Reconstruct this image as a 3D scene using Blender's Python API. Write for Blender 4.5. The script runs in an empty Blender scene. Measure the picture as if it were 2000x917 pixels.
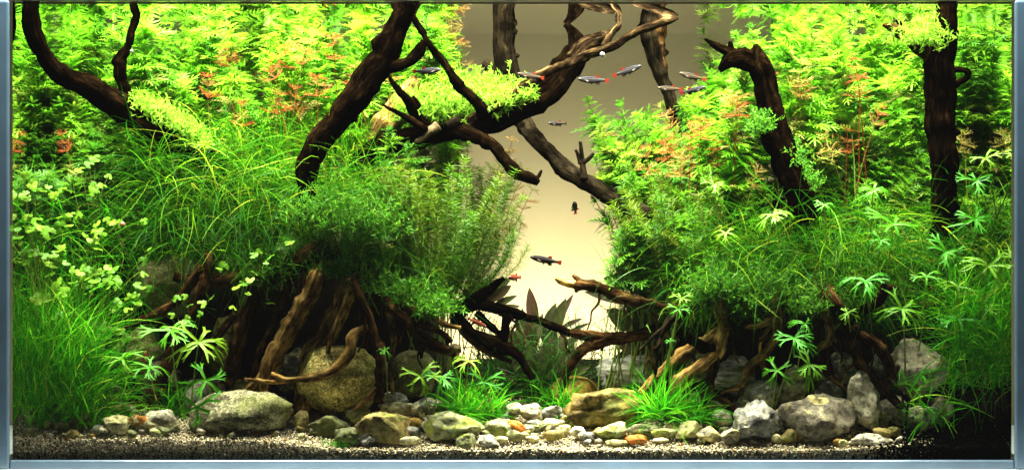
import bpy, bmesh, math, random
import numpy as np
from mathutils import Vector, Matrix, noise as mn
random.seed(7); RNG = np.random.default_rng(7)
SC = bpy.context.scene; COL = SC.collection
# ------------------------------------------------------------------ camera, world, lamps, exposure
D = 2.5; PX = 0.0006; ZC = 0.2607; W_LEVEL = 0.531; BACK = 0.37
cam = bpy.data.cameras.new('camera'); camo = bpy.data.objects.new('camera', cam); COL.objects.link(camo)
camo.location = (0, -D, ZC); camo.rotation_euler = (math.pi/2, 0, 0)
cam.sensor_width = 36; cam.lens = 36*D/1.2; cam.clip_end = 50; cam.clip_start = 0.05
SC.camera = camo
w = bpy.data.worlds.new('World'); SC.world = w; w.use_nodes = True
w.node_tree.nodes['Background'].inputs[0].default_value = (0.8, 0.82, 0.78, 1)
w.node_tree.nodes['Background'].inputs[1].default_value = 0.10
def area_lamp(name, loc, size, power, color, rot):
    l = bpy.data.lights.new(name, 'AREA'); l.shape = 'RECTANGLE'; l.size, l.size_y = size
    l.energy = power; l.color = color
    o = bpy.data.objects.new(name, l); COL.objects.link(o); o.location = loc; o.rotation_euler = rot
    return o
# the aquarium lamp hung over the tank, and the strip lamp on the floor behind it that washes the backdrop
area_lamp('tank_lamp', (0.0, 0.055, 0.75), (1.15, 0.35), 54.0, (1.0, 0.97, 0.86), (0, 0, 0)).data.spread = math.radians(85)
area_lamp('backdrop_lamp', (0.06, 0.405, 0.02), (0.36, 0.03), 6.8, (1.0, 0.89, 0.70), (math.radians(146), 0, 0))
vs = SC.view_settings; vs.view_transform = 'Standard'; vs.look = 'None'; vs.gamma = 1; vs.exposure = 0.3; vs.use_curve_mapping = False
cy = SC.cycles; cy.max_bounces = 8; cy.diffuse_bounces = 4; cy.glossy_bounces = 4; cy.transmission_bounces = 4
cy.transparent_max_bounces = 16; cy.caustics_reflective = False; cy.caustics_refractive = False; cy.sample_clamp_indirect = 4
# ------------------------------------------------------------------ helpers
def P(px, py, d=0.1):
    s = (D + d)/D
    return Vector(((px-1000)*PX*s, d, ZC + (458.5-py)*PX*s))
def S(d): return (D + d)/D*PX
def sst(a, b, x):
    t = min(1, max(0, (x-a)/(b-a))); return t*t*(3-2*t)
def ground0(x): return 0.010 + 0.012*sst(0.17, 0.33, -x) + 0.004*sst(0.36, 0.45, x)
def ground(x, y):
    side = max(sst(-0.06, -0.2, x) if x < -0.06 else 0, sst(0.13, 0.27, x) if x > 0.13 else 0)
    if x < -0.06: side = sst(0.06, 0.2, -x)
    return ground0(x) + 0.24*min(y, 0.37) + side*(0.19*sst(0.13, 0.21, y) + 0.05*sst(0.21, 0.34, y)) + 0.002*mn.noise(Vector((x*20, y*20, 0)))
def depth_on_ground(py, px=1000):          # where a view line at this row meets the open gravel
    k = (py-458.5)*PX
    return max(0.004, (ZC-ground0((px-1000)*PX)-k)/(0.24+k/D))
def tag(o, label=None, cat=None, group=None, kind=None):
    if label: o['label'] = label
    if cat: o['category'] = cat
    if group: o['group'] = group
    if kind: o['kind'] = kind
    return o
def link(name, mesh, parent=None, loc=None):
    o = bpy.data.objects.new(name, mesh); COL.objects.link(o)
    if parent: o.parent = parent
    if loc is not None: o.location = loc
    return o
def empty(name, loc):
    o = bpy.data.objects.new(name, None); COL.objects.link(o); o.location = loc; o.empty_display_size = 0.01
    return o
def mk(name, v, f, mat, smooth=True):
    me = bpy.data.meshes.new(name); me.from_pydata([tuple(a) for a in v], [], f)
    if mat: me.materials.append(mat)
    if smooth: me.polygons.foreach_set('use_smooth', [True]*len(me.polygons))
    me.update(); return me
def mk_np(name, v, faces, mat, smooth=False):   # faces: array (n,k)
    me = bpy.data.meshes.new(name); n, k = faces.shape
    me.vertices.add(len(v)); me.vertices.foreach_set('co', v.astype(np.float32).ravel())
    me.loops.add(n*k); me.loops.foreach_set('vertex_index', faces.astype(np.int32).ravel())
    me.polygons.add(n); me.polygons.foreach_set('loop_start', np.arange(0, n*k, k, dtype=np.int32))
    me.polygons.foreach_set('loop_total', np.full(n, k, dtype=np.int32))
    if smooth: me.polygons.foreach_set('use_smooth', np.ones(n, dtype=bool))
    me.materials.append(mat); me.update(calc_edges=True); return me
def box(name, a, b, mat, parent=None, bevel=0):
    bm = bmesh.new(); bmesh.ops.create_cube(bm, size=1)
    for v in bm.verts: v.co = Vector([(a[i]+b[i])/2 + v.co[i]*(b[i]-a[i]) for i in range(3)])
    if bevel: bmesh.ops.bevel(bm, geom=bm.edges[:], offset=bevel, segments=3, affect='EDGES', profile=0.5)
    me = bpy.data.meshes.new(name); bm.to_mesh(me); bm.free(); me.materials.append(mat)
    return link(name, me, parent)
# ------------------------------------------------------------------ materials
def newmat(name):
    m = bpy.data.materials.new(name); m.use_nodes = True; nt = m.node_tree; nt.nodes.clear()
    o = nt.nodes.new('ShaderNodeOutputMaterial'); return m, nt, o
def N(nt, t, **kw):
    n = nt.nodes.new('ShaderNode'+t)
    for k, v in kw.items():
        if k in n.inputs: n.inputs[k].default_value = v
        else: setattr(n, k, v)
    return n
def ramp(nt, stops, interp='LINEAR'):
    r = nt.nodes.new('ShaderNodeValToRGB'); r.color_ramp.interpolation = interp
    els = r.color_ramp.elements
    while len(els) < len(stops): els.new(0.5)
    for e, (p, c) in zip(els, stops): e.position = p; e.color = (*c, 1)
    return r
def glass_mat(name, ior, rough=0.0, tint=(1, 1, 1), wobble=0):
    m, nt, o = newmat(name)
    fr = N(nt, 'Fresnel'); fr.inputs[0].default_value = ior; tr = N(nt, 'BsdfTransparent'); gl = N(nt, 'BsdfGlossy', Roughness=rough); mx = N(nt, 'MixShader')
    tr.inputs[0].default_value = (*tint, 1); gl.inputs[0].default_value = (1, 1, 1, 1)
    L = nt.links.new; L(fr.outputs[0], mx.inputs[0]); L(tr.outputs[0], mx.inputs[1]); L(gl.outputs[0], mx.inputs[2]); L(mx.outputs[0], o.inputs[0])
    if wobble:
        tc = N(nt, 'TexCoord'); no = N(nt, 'TexNoise', Scale=14.0, Detail=1.0); b = N(nt, 'Bump', Strength=wobble, Distance=0.004)
        L(tc.outputs['Object'], no.inputs['Vector']); L(no.outputs[0], b.inputs['Height']); L(b.outputs[0], gl.inputs['Normal'])
    return m
def leaf_mat(name, stops, transl=0.5, gloss=0.05, island=False, veins=0.0):
    m, nt, o = newmat(name); L = nt.links.new
    rnd = N(nt, 'NewGeometry').outputs['Random Per Island'] if island else N(nt, 'ObjectInfo').outputs['Random']
    r = ramp(nt, stops); L(rnd, r.inputs[0])
    tc = N(nt, 'TexCoord'); no = N(nt, 'TexNoise', Scale=180.0, Detail=2.0); L(tc.outputs['Object'], no.inputs['Vector'])
    hs = N(nt, 'HueSaturation'); mr = N(nt, 'MapRange'); L(no.outputs[0], mr.inputs[0]); mr.inputs[3].default_value = 0.6; mr.inputs[4].default_value = 1.35
    L(mr.outputs[0], hs.inputs['Value']); L(r.outputs[0], hs.inputs['Color'])
    df = N(nt, 'BsdfDiffuse'); tl = N(nt, 'BsdfTranslucent'); mx = N(nt, 'MixShader'); mx.inputs[0].default_value = transl
    L(hs.outputs[0], df.inputs[0]); L(hs.outputs[0], tl.inputs[0]); L(df.outputs[0], mx.inputs[1]); L(tl.outputs[0], mx.inputs[2])
    gl = N(nt, 'BsdfGlossy', Roughness=0.45); m2 = N(nt, 'MixShader'); m2.inputs[0].default_value = gloss*0.22
    L(mx.outputs[0], m2.inputs[1]); L(gl.outputs[0], m2.inputs[2]); L(m2.outputs[0], o.inputs[0])
    return m
def wood_mat(name, dark, mid, light):
    m, nt, o = newmat(name); L = nt.links.new
    at = N(nt, 'Attribute', attribute_name='grain'); no = N(nt, 'TexNoise', Scale=210.0, Detail=8.0, Roughness=0.7, Distortion=0.5)
    n2 = N(nt, 'TexNoise', Scale=45.0, Detail=3.0); tc = N(nt, 'TexCoord')
    L(at.outputs['Vector'], no.inputs['Vector']); L(tc.outputs['Object'], n2.inputs['Vector'])
    r = ramp(nt, [(0.38, dark), (0.52, mid), (0.68, light)]); L(no.outputs[0], r.inputs[0])
    r2 = ramp(nt, [(0.38, (0.35, 0.33, 0.28)), (0.5, (0.8, 0.8, 0.75)), (0.66, (1.6, 1.5, 1.2))]); L(n2.outputs[0], r2.inputs[0])
    mu = N(nt, 'Mix', data_type='RGBA', blend_type='MULTIPLY'); mu.inputs[0].default_value = 1
    L(r.outputs[0], mu.inputs[6]); L(r2.outputs[0], mu.inputs[7])
    b = N(nt, 'Bump', Strength=1.0, Distance=0.005); L(no.outputs[0], b.inputs['Height'])
    p = N(nt, 'BsdfPrincipled', Roughness=0.8); p.inputs['Specular IOR Level'].default_value = 0.0
    L(mu.outputs[2], p.inputs['Base Color']); L(b.outputs[0], p.inputs['Normal']); L(p.outputs[0], o.inputs[0])
    return m
def stone_mat(name, base, second, patch=None, patch_at=0.58, speck=0.0, scale=60.0, strata=0.0, algae=0.0, tint=(0.86, 0.84, 0.66)):
    m, nt, o = newmat(name); L = nt.links.new
    tc = N(nt, 'TexCoord'); oi = N(nt, 'ObjectInfo'); va = N(nt, 'VectorMath', operation='ADD'); sc = N(nt, 'VectorMath', operation='SCALE')
    cb = N(nt, 'CombineXYZ'); L(oi.outputs['Random'], cb.inputs[0]); L(oi.outputs['Random'], cb.inputs[2]); L(cb.outputs[0], sc.inputs[0]); sc.inputs[3].default_value = 7.0
    L(tc.outputs['Object'], va.inputs[0]); L(sc.outputs[0], va.inputs[1])
    vec = va.outputs[0]
    if strata:
        mp = N(nt, 'Mapping'); mp.inputs['Rotation'].default_value = (0.3, 0.5, 0.2); mp.inputs['Scale'].default_value = (0.35, 0.5, 2.2); L(vec, mp.inputs[0]); vec = mp.outputs[0]
    n1 = N(nt, 'TexNoise', Scale=scale, Detail=6.0, Roughness=0.65); L(vec, n1.inputs['Vector'])
    r1 = ramp(nt, [(0.40, base), (0.60, second)]); L(n1.outputs[0], r1.inputs[0]); col = r1.outputs[0]
    hgt = n1.outputs[0]
    def mix(f, a, cb_):
        x = N(nt, 'Mix', data_type='RGBA'); L(f, x.inputs[0]); L(a, x.inputs[6])
        if isinstance(cb_, tuple): x.inputs[7].default_value = (*cb_, 1)
        else: L(cb_, x.inputs[7])
        return x.outputs[2]
    if patch:
        n2 = N(nt, 'TexNoise', Scale=scale*0.8, Detail=5.0, Roughness=0.55, Distortion=0.6); L(vec, n2.inputs['Vector'])
        r2 = ramp(nt, [(patch_at, (0, 0, 0)), (patch_at+0.03, (1, 1, 1))]); L(n2.outputs[0], r2.inputs[0]); col = mix(r2.outputs[0], col, patch)
    if speck:
        vo = N(nt, 'TexVoronoi', Scale=620.0); L(tc.outputs['Object'], vo.inputs['Vector'])
        sx = N(nt, 'SeparateColor'); L(vo.outputs['Color'], sx.inputs[0])
        rs = ramp(nt, [(0.0, (0.02, 0.022, 0.015)), (0.35, (0.12, 0.11, 0.05)), (0.65, (0.3, 0.27, 0.12)), (0.9, (0.62, 0.6, 0.45))]); L(sx.outputs[0], rs.inputs[0])
        x = N(nt, 'Mix', data_type='RGBA'); x.inputs[0].default_value = speck; L(col, x.inputs[6]); L(rs.outputs[0], x.inputs[7]); col = x.outputs[2]
    vc = N(nt, 'TexNoise', Scale=scale*2.2, Detail=8.0, Roughness=0.75); L(vec, vc.inputs['Vector'])
    rc = ramp(nt, [(0.38, (0.25, 0.24, 0.2)), (0.5, (1, 1, 1)), (0.62, (1.5, 1.5, 1.4))]); L(vc.outputs[0], rc.inputs[0])
    xm = N(nt, 'Mix', data_type='RGBA', blend_type='MULTIPLY'); xm.inputs[0].default_value = 1; L(col, xm.inputs[6]); L(rc.outputs[0], xm.inputs[7]); col = xm.outputs[2]
    if algae:
        n3 = N(nt, 'TexNoise', Scale=22.0, Detail=4.0); L(tc.outputs['Object'], n3.inputs['Vector'])
        r3 = ramp(nt, [(0.48, (0, 0, 0)), (0.66, (algae, algae, algae))]); L(n3.outputs[0], r3.inputs[0]); col = mix(r3.outputs[0], col, (0.13, 0.16, 0.02))
    tn = N(nt, 'Mix', data_type='RGBA', blend_type='MULTIPLY'); tn.inputs[0].default_value = 1; L(col, tn.inputs[6]); tn.inputs[7].default_value = (*tint, 1); col = tn.outputs[2]
    nf = N(nt, 'TexNoise', Scale=scale*9, Detail=4.0, Roughness=0.7); L(tc.outputs['Object'], nf.inputs['Vector'])
    ad = N(nt, 'Math', operation='ADD'); ml = N(nt, 'Math', operation='MULTIPLY'); ml.inputs[1].default_value = 0.35; L(nf.outputs[0], ml.inputs[0]); L(hgt, ad.inputs[0]); L(ml.outputs[0], ad.inputs[1])
    b = N(nt, 'Bump', Strength=1.0, Distance=0.0035); L(ad.outputs[0], b.inputs['Height'])
    p = N(nt, 'BsdfPrincipled', Roughness=0.62); p.inputs['Specular IOR Level'].default_value = 0.1
    L(col, p.inputs['Base Color']); L(b.outputs[0], p.inputs['Normal']); L(p.outputs[0], o.inputs[0])
    return m
def plain(name, c, rough=0.5, noise=0.0, scale=60.0):
    m, nt, o = newmat(name); L = nt.links.new
    p = N(nt, 'BsdfPrincipled', Roughness=rough); p.inputs['Base Color'].default_value = (*c, 1)
    if noise:
        tc = N(nt, 'TexCoord'); no = N(nt, 'TexNoise', Scale=scale, Detail=4.0); L(tc.outputs['Object'], no.inputs['Vector'])
        r = ramp(nt, [(0.3, tuple(x*(1-noise) for x in c)), (0.7, tuple(min(1, x*(1+noise)) for x in c))]); L(no.outputs[0], r.inputs[0]); L(r.outputs[0], p.inputs['Base Color'])
    L(p.outputs[0], o.inputs[0]); return m
M = {}
M['front_glass'] = glass_mat('front_glass', 1.33, tint=(0.99, 1.0, 0.99))
M['side_glass'] = glass_mat('side_glass', 0.752, rough=0.02, tint=(0.97, 1, 0.98), wobble=0.06)
m_, nt_, o_ = newmat('index_matched_glass'); t_ = N(nt_, 'BsdfTransparent'); t_.inputs[0].default_value = (.96, 1, .97, 1); nt_.links.new(t_.outputs[0], o_.inputs[0]); M['inner_glass'] = m_
M['water'] = glass_mat('water_surface', 1.33, wobble=0.05)
M['edge'] = plain('glass_edge', (0.065, 0.115, 0.16), 0.3, 0.12, 20)
M['rim'] = plain('rim_glass', (0.4, 0.43, 0.43), 0.3, 0.2, 30)
M['backdrop'] = plain('backdrop_paper', (0.25, 0.22, 0.122), 0.9, 0.07, 9)
M['table'] = plain('table_white', (0.8, 0.82, 0.82), 0.5, 0.03)
M['gravel_base'] = plain('gravel_base', (0.2, 0.17, 0.11), 0.9, 0.7, 700); M['gravel_base'].node_tree.nodes['Principled BSDF'].inputs['Specular IOR Level'].default_value = 0.05
M['soil'] = plain('soil', (0.006, 0.0048, 0.003), 1.0, 0.6, 150); M['soil'].node_tree.nodes['Principled BSDF'].inputs['Specular IOR Level'].default_value = 0.02  # planting soil, colour lowered further to stand in for the unlit corner
# leaf stops vary plant by plant
M['stem_leaf'] = leaf_mat('stem_leaf', [(0, (0.0864, 0.3174, 0.0078)), (0.5, (0.1556, 0.4155, 0.0131)), (1, (0.2306, 0.4534, 0.0197))], 0.58, 0.04)
M['stem_leaf_old'] = leaf_mat('stem_leaf_old', [(0, (0.10, 0.17, 0.02)), (0.6, (0.17, 0.26, 0.025)), (1, (0.2, 0.17, 0.04))], 0.5, 0.04)
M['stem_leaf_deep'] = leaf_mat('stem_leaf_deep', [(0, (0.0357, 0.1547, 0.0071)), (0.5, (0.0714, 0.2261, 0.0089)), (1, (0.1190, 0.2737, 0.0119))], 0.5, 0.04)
M['stem'] = leaf_mat('plant_stem', [(0, (0.14, 0.25, 0.03)), (1, (0.25, 0.32, 0.06))], 0.2, 0.05)
M['red_leaf'] = leaf_mat('red_leaf', [(0, (0.20, 0.075, 0.015)), (0.5, (0.26, 0.05, 0.012)), (1, (0.2, 0.13, 0.025))], 0.45, 0.04)
M['brown_leaf'] = leaf_mat('brown_leaf', [(0, (0.16, 0.2, 0.03)), (0.5, (0.22, 0.15, 0.03)), (1, (0.3, 0.13, 0.03))], 0.45, 0.04)
M['needle'] = leaf_mat('needle_leaf', [(0, (0.0364, 0.1321, 0.0039)), (0.5, (0.0647, 0.1542, 0.0047)), (1, (0.1051, 0.1377, 0.0077))], 0.45, 0.04)
M['grass'] = leaf_mat('grass_blade', [(0, (0.0052, 0.0448, 0.0011)), (0.5, (0.0163, 0.0928, 0.0016)), (0.8, (0.0390, 0.1473, 0.0026)), (0.92, (0.1103, 0.2306, 0.0052)), (1, (0.2045, 0.2401, 0.0157))], 0.45, 0.01, island=True)
M['grass_yellow'] = leaf_mat('grass_yellow', [(0, (0.0145, 0.1683, 0.0040)), (0.5, (0.0516, 0.3673, 0.0072)), (0.85, (0.1550, 0.5507, 0.0130)), (0.96, (0.3098, 0.5507, 0.0322)), (1, (0.2272, 0.2447, 0.0403))], 0.45, 0.01, island=True)
M['grass_shade_dim'] = leaf_mat('grass_shade_dim', [(0, (0.006, 0.04, 0.003)), (0.6, (0.02, 0.09, 0.005)), (1, (0.06, 0.12, 0.012))], 0.4, 0.04, island=True)  # darker copy of the grass colour, stands in for lamp falloff at the back
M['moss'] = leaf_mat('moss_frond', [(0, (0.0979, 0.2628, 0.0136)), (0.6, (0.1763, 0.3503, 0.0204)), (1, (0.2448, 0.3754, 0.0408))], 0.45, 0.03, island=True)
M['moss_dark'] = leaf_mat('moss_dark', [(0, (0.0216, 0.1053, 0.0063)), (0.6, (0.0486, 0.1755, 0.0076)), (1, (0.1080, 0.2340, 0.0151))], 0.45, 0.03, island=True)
M['finger'] = leaf_mat('finger_leaf', [(0, (0.0353, 0.2530, 0.0082)), (0.5, (0.0775, 0.3321, 0.0082)), (1, (0.1833, 0.3637, 0.0122))], 0.45, 0.06)
M['penny'] = leaf_mat('pennywort_leaf', [(0, (0.0968, 0.2904, 0.0106)), (0.5, (0.1584, 0.3696, 0.0167)), (1, (0.2376, 0.4048, 0.0273))], 0.45, 0.05)
M['broad'] = leaf_mat('broad_leaf', [(0, (0.0221, 0.0284, 0.0079)), (0.5, (0.0347, 0.0378, 0.0110)), (1, (0.0504, 0.0252, 0.0126))], 0.15, 0.03)
M['white_root'] = leaf_mat('white_root', [(0, (0.6, 0.62, 0.5)), (1, (0.7, 0.7, 0.6))], 0.3, 0.1)
M['wood_dark'] = wood_mat('wood_dark', (0.0006, 0.0003, 0.0001), (0.0025, 0.0014, 0.0006), (0.0124, 0.0066, 0.0025))
M['wood_mid'] = wood_mat('wood_mid', (0.003, 0.002, 0.001), (0.016, 0.010, 0.005), (0.11, 0.07, 0.03))
M['wood_brown'] = wood_mat('wood_brown', (0.0093, 0.0046, 0.0018), (0.0432, 0.0219, 0.0075), (0.1383, 0.0777, 0.0287))
M['wood_gold'] = wood_mat('wood_gold', (0.0552, 0.0294, 0.0092), (0.3128, 0.1840, 0.0552), (0.7728, 0.5336, 0.1840))
M['wood_grey'] = wood_mat('wood_grey', (0.0037, 0.0030, 0.0019), (0.0112, 0.0086, 0.0049), (0.0281, 0.0206, 0.0112))
M['wood_pale'] = wood_mat('wood_pale', (0.0270, 0.0191, 0.0090), (0.0855, 0.0675, 0.0360), (0.1350, 0.1125, 0.0675))
st = {}
st['granite'] = stone_mat('granite_gold', (0.24, 0.21, 0.06), (0.55, 0.47, 0.19), speck=0.6, algae=0.35, tint=(1.8, 1.65, 1.05))
st['granite_dark'] = stone_mat('granite_dark', (0.07, 0.075, 0.055), (0.22, 0.22, 0.16), speck=0.5, algae=0.6)
st['grey_crust'] = stone_mat('grey_crust', (0.10, 0.105, 0.10), (0.27, 0.27, 0.25), (0.68, 0.64, 0.46), 0.53)
st['grey'] = stone_mat('grey_stone', (0.15, 0.155, 0.16), (0.36, 0.36, 0.36), (0.58, 0.55, 0.42), 0.57)
st['warm_grey'] = stone_mat('warm_grey_stone', (0.17, 0.155, 0.13), (0.34, 0.31, 0.25), (0.55, 0.5, 0.25), 0.57)
st['strata'] = stone_mat('striated_stone', (0.08, 0.085, 0.08), (0.42, 0.43, 0.42), strata=1, scale=55, algae=0.6)
st['mossy'] = stone_mat('mossy_stone', (0.20, 0.22, 0.14), (0.40, 0.42, 0.24), (0.35, 0.42, 0.08), 0.55, algae=0.4)
st['green_dark'] = stone_mat('dark_green_stone', (0.06, 0.07, 0.04), (0.16, 0.17, 0.09), algae=0.5)
st['brown'] = stone_mat('brown_stone', (0.13, 0.10, 0.04), (0.32, 0.25, 0.10), (0.22, 0.24, 0.06), 0.58, algae=0.4)
st['gold'] = stone_mat('golden_brown_stone', (0.06, 0.045, 0.015), (0.26, 0.19, 0.055), algae=0.5, scale=50)
st['orange'] = stone_mat('orange_stone', (0.42, 0.13, 0.02), (0.62, 0.24, 0.05), scale=60, tint=(.85, .85, .8))
st['ochre'] = stone_mat('ochre_stone', (0.26, 0.14, 0.03), (0.42, 0.25, 0.06), scale=60, algae=0.4)
st['rust'] = stone_mat('rust_cream_stone', (0.5, 0.48, 0.3), (0.66, 0.62, 0.42), (0.45, 0.17, 0.03), 0.47)
st['cream'] = stone_mat('cream_stone', (0.5, 0.48, 0.26), (0.7, 0.67, 0.42), (0.42, 0.45, 0.12), 0.6)
st['white'] = stone_mat('white_stone', (0.58, 0.55, 0.45), (0.78, 0.76, 0.68), (0.3, 0.28, 0.22), 0.54)
st['dull'] = stone_mat('dull_olive_stone', (0.12, 0.11, 0.05), (0.25, 0.23, 0.11), speck=0.2, algae=0.6)
# ------------------------------------------------------------------ the setting
# table, backdrop, ground, water
o = box('tabletop', (-0.9, -0.06, -0.052), (0.9, 0.75, -0.0117), M['table']); tag(o, kind='structure', label='white tabletop under the aquarium', cat='tabletop')
o = box('backdrop', (-0.85, 0.560, -0.0115), (0.85, 0.564, 0.78), M['backdrop']); tag(o, kind='structure', label='plain tan paper backdrop glowing behind the tank', cat='backdrop')
nx, ny = 118, 60
gx = np.linspace(-0.5851, 0.5851, nx); gy = np.linspace(0.003, 0.366, ny)
vv = [(x, y, ground(x, y)-0.0035) for y in gy for x in gx]; ff = []
for j in range(ny-1):
    for i in range(nx-1):
        a = j*nx+i; ff.append((a, a+1, a+nx+1, a+nx))
b0 = len(vv); vv += [(x, 0.003, -0.0004) for x in gx]
for i in range(nx-1): ff.append((b0+i, b0+i+1, i+1, i))
gm = mk('gravel_bed', vv, ff, M['soil']); gm.materials.append(M['gravel_base'])
for f_ in gm.polygons: f_.material_index = 1 if f_.center.y < .12 and f_.center.x < .43 or (f_.center.y < .19 and -.03 < f_.center.x < .15) else 0
o = link('gravel_bed', gm); tag(o, 'dark planting bed sloping up to the back of the tank', 'ground', kind='structure')
wv = [(-0.5845, 0.0005, W_LEVEL), (0.5845, 0.0005, W_LEVEL), (0.5845, BACK-0.0005, W_LEVEL), (-0.5845, BACK-0.0005, W_LEVEL)]
o = link('water', mk('water', wv, [(0, 1, 2, 3)], M['water'], False)); tag(o, 'still water surface mirroring plants from below', 'water', kind='structure')
tank = empty('aquarium', (0, 0.18, -0.0115)); tag(tank, 'rectangular glass aquarium with pale blue glass edges', 'aquarium')
def tb(name, a, b, mat, bev=0):
    off = Vector((0, 0.18, -0.0115)); o = box(name, Vector(a)-off, Vector(b)-off, mat, tank, bev); return o
tb('front_pane', (-0.600, -0.012, 0.0), (0.600, -0.0005, 0.5335), M['front_glass'])
tb('back_pane', (-0.585, BACK, 0.0), (0.585, BACK+0.011, 0.5335), M['front_glass'])
tb('side_pane', (-0.598, 0.0, 0.0), (-0.5852, BACK+0.011, 0.5335), M['side_glass'])
tb('side_pane', (0.5852, 0.0, 0.0), (0.598, BACK+0.011, 0.5335), M['side_glass'])
for o in list(tank.children):
    if o.name.startswith('side_pane'):
        o.data.materials.append(M['inner_glass'])
        for f in o.data.polygons: f.material_index = 0 if f.normal.x*(1 if f.center.x < 0 else -1) > .5 else 1
tb('base_pane', (-0.600, -0.012, -0.0115), (0.600, BACK+0.011, -0.0005), M['edge'], 0.001)
tb('edge_strip', (-0.606, -0.020, -0.0115), (-0.585, -0.0125, 0.5335), M['edge'], 0.003)
tb('edge_strip', (0.585, -0.020, -0.0115), (0.606, -0.0125, 0.5335), M['edge'], 0.003)
tb('base_strip', (-0.5845, -0.018, -0.0115), (0.5845, -0.0125, -0.001), M['edge'], 0.002)
tb('top_rim', (-0.606, -0.016, 0.5336), (0.606, -0.0005, 0.5385), M['rim'], 0.001)
tb('water_line', (-0.585, -0.0004, 0.5312), (0.585, 0.0004, 0.5328), M['soil'])
LAND = [(0, 'beside the left pane'), (90, 'above the curve of the left limb'), (200, 'around the upright left twig'), (320, 'right of the upright left twig'), (450, 'between left twig and leaning driftwood'), (580, 'left of the thick leaning driftwood'), (700, 'behind the thick leaning driftwood'), (800, 'behind the moss cushion'), (900, 'over the dim valley side'),
 (1000, 'under the central log'), (1100, 'at the valley edge'), (1200, 'below the slanting brown branch'), (1300, 'below the small fish group'), (1390, 'left of the black snout'), (1490, 'behind the black leaning driftwood'), (1580, 'right of the black leaning driftwood'), (1680, 'midway to the tall right trunk'), (1780, 'behind the tall right trunk'), (1870, 'right of the tall right trunk'), (1930, 'beside the right pane')]
def where(px): return [w_ for a, w_ in LAND if a <= px][-1]
def height(py): return 'touching the surface' if py < 75 else 'high' if py < 150 else 'at mid height' if py < 240 else 'low'
# ------------------------------------------------------------------ stones
def ico(sub):
    bm = bmesh.new(); bmesh.ops.create_icosphere(bm, subdivisions=sub, radius=1)
    v = np.array([x.co[:] for x in bm.verts]); f = [tuple(q.index for q in p.verts) for p in bm.faces]; bm.free(); return v, np.array(f)
ICO = {k: ico(k) for k in (1, 2, 3, 4)}
def stone_mesh(name, w, h, t, mat, seed, ang=0.3, rough=0.06, sub=4, sq=2.4, roll=0.0):
    rs = np.random.default_rng(seed); v, f = ICO[sub]; v = v.copy()
    v = v/np.linalg.norm(np.abs(v)**1.0, axis=1, keepdims=True)
    n = (np.abs(v)**sq).sum(1)**(1/sq); v = v/n[:, None]
    for k in range(int(5+ang*20)):                      # planed facets of a broken stone
        d = rs.normal(size=3); d /= np.linalg.norm(d); lim = 1.0-ang*rs.uniform(0.25, 0.95)*0.62
        p = v@d; ex = np.maximum(0, p-lim); v -= (ex*0.95)[:, None]*d
    off = Vector(rs.uniform(-50, 50, 3)); out = np.empty_like(v)
    for i, p in enumerate(v):
        q = Vector(p)
        a = mn.noise(q*1.3+off)*rough*2.6 + mn.noise(q*3.1+off)*rough*1.5 + mn.noise(q*8+off)*rough*0.8 + mn.noise(q*17+off)*rough*0.35 - abs(mn.noise(q*4+off))*rough*1.6
        out[i] = p*(1+a)
    lo, hi = out.min(0), out.max(0); out = (out-(lo+hi)/2)/((hi-lo)/2)
    out *= np.array([w/2, t/2, h/2])
    if roll:
        c, s = math.cos(roll), math.sin(roll); x, z = out[:, 0].copy(), out[:, 2].copy(); out[:, 0] = c*x-s*z; out[:, 2] = s*x+c*z
    return mk_np(name, out, f, mat, True)
nst = 0
def stone(cx, cyy, w, h, ty, label, d=None, ang=0.3, rough=0.06, roll=0, t=None, name='stone', group=None, sub=4):
    global nst; nst += 1
    hh = h; ang = ang if ty in ('granite', 'granite_dark', 'dull', 'ochre') else min(.9, ang*1.3+.05)
    da = depth_on_ground(cyy+h*0.5, cx)
    if d is None: d = da
    s = S(d); tt = (t if t else 0.85*min(w, h)+0.15*max(w, h))*s
    if cyy+h*.5 > 795: d = min(d, da+tt*.3)
    if d-tt/2 < 0.003: d = 0.003+tt/2
    c = P(cx, cyy, d)
    o = link(name, stone_mesh(name, w*s, hh*s, tt, st[ty], 100+nst, ang, rough, sub, roll=math.radians(roll)), loc=c)
    tag(o, label, 'pebble' if name == 'pebble' else 'stone', group or 'stones of the foreground bank'); return o
stone(190, 768, 118, 66, 'grey_crust', 'flat grey stone with white crust behind the left corner grass', d=.10, ang=.5, rough=.09)
stone(255, 680, 140, 100, 'dull', 'tan mossy boulder under the long curved root at left', d=.145)
stone(330, 560, 135, 125, 'dull', 'dim olive boulder half hidden behind pennywort at left', d=.15)
stone(465, 520, 95, 80, 'green_dark', 'dark stone under the grass mound beside the thick root', d=.15)
stone(440, 685, 75, 140, 'brown', 'tall brownish boulder in the shaded hollow at left', d=.145)
stone(310, 740, 90, 80, 'green_dark', 'dark green stone in the shade behind the cut root', d=.13)
stone(226, 829, 54, 42, 'cream', 'pale yellow stone beside the rusty one on left gravel', d=.035, ang=.35)
stone(288, 829, 78, 34, 'rust', 'rust orange topped stone leaning on white one', d=.03, ang=.55, roll=-12)
stone(314, 822, 60, 46, 'white', 'chalk white stone behind the rust topped one', d=.06, ang=.3)
stone(196, 840, 46, 24, 'grey', 'low grey stone left of the pale yellow stone', ang=.5)
stone(220, 856, 24, 17, 'green_dark', 'small black stone on gravel by the orange chip', ang=.5, sub=3)
stone(235, 863, 19, 18, 'orange', 'small bright orange chip on the left gravel', d=.012, ang=.5, sub=3)
stone(258, 857, 32, 14, 'cream', 'small flat cream pebble right of the orange chip', sub=3)
stone(142, 848, 28, 20, 'brown', 'small brown stone at the foot of left corner grass', sub=3)
stone(120, 832, 32, 22, 'green_dark', 'small dark stone below the left corner grass', sub=3)
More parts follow.
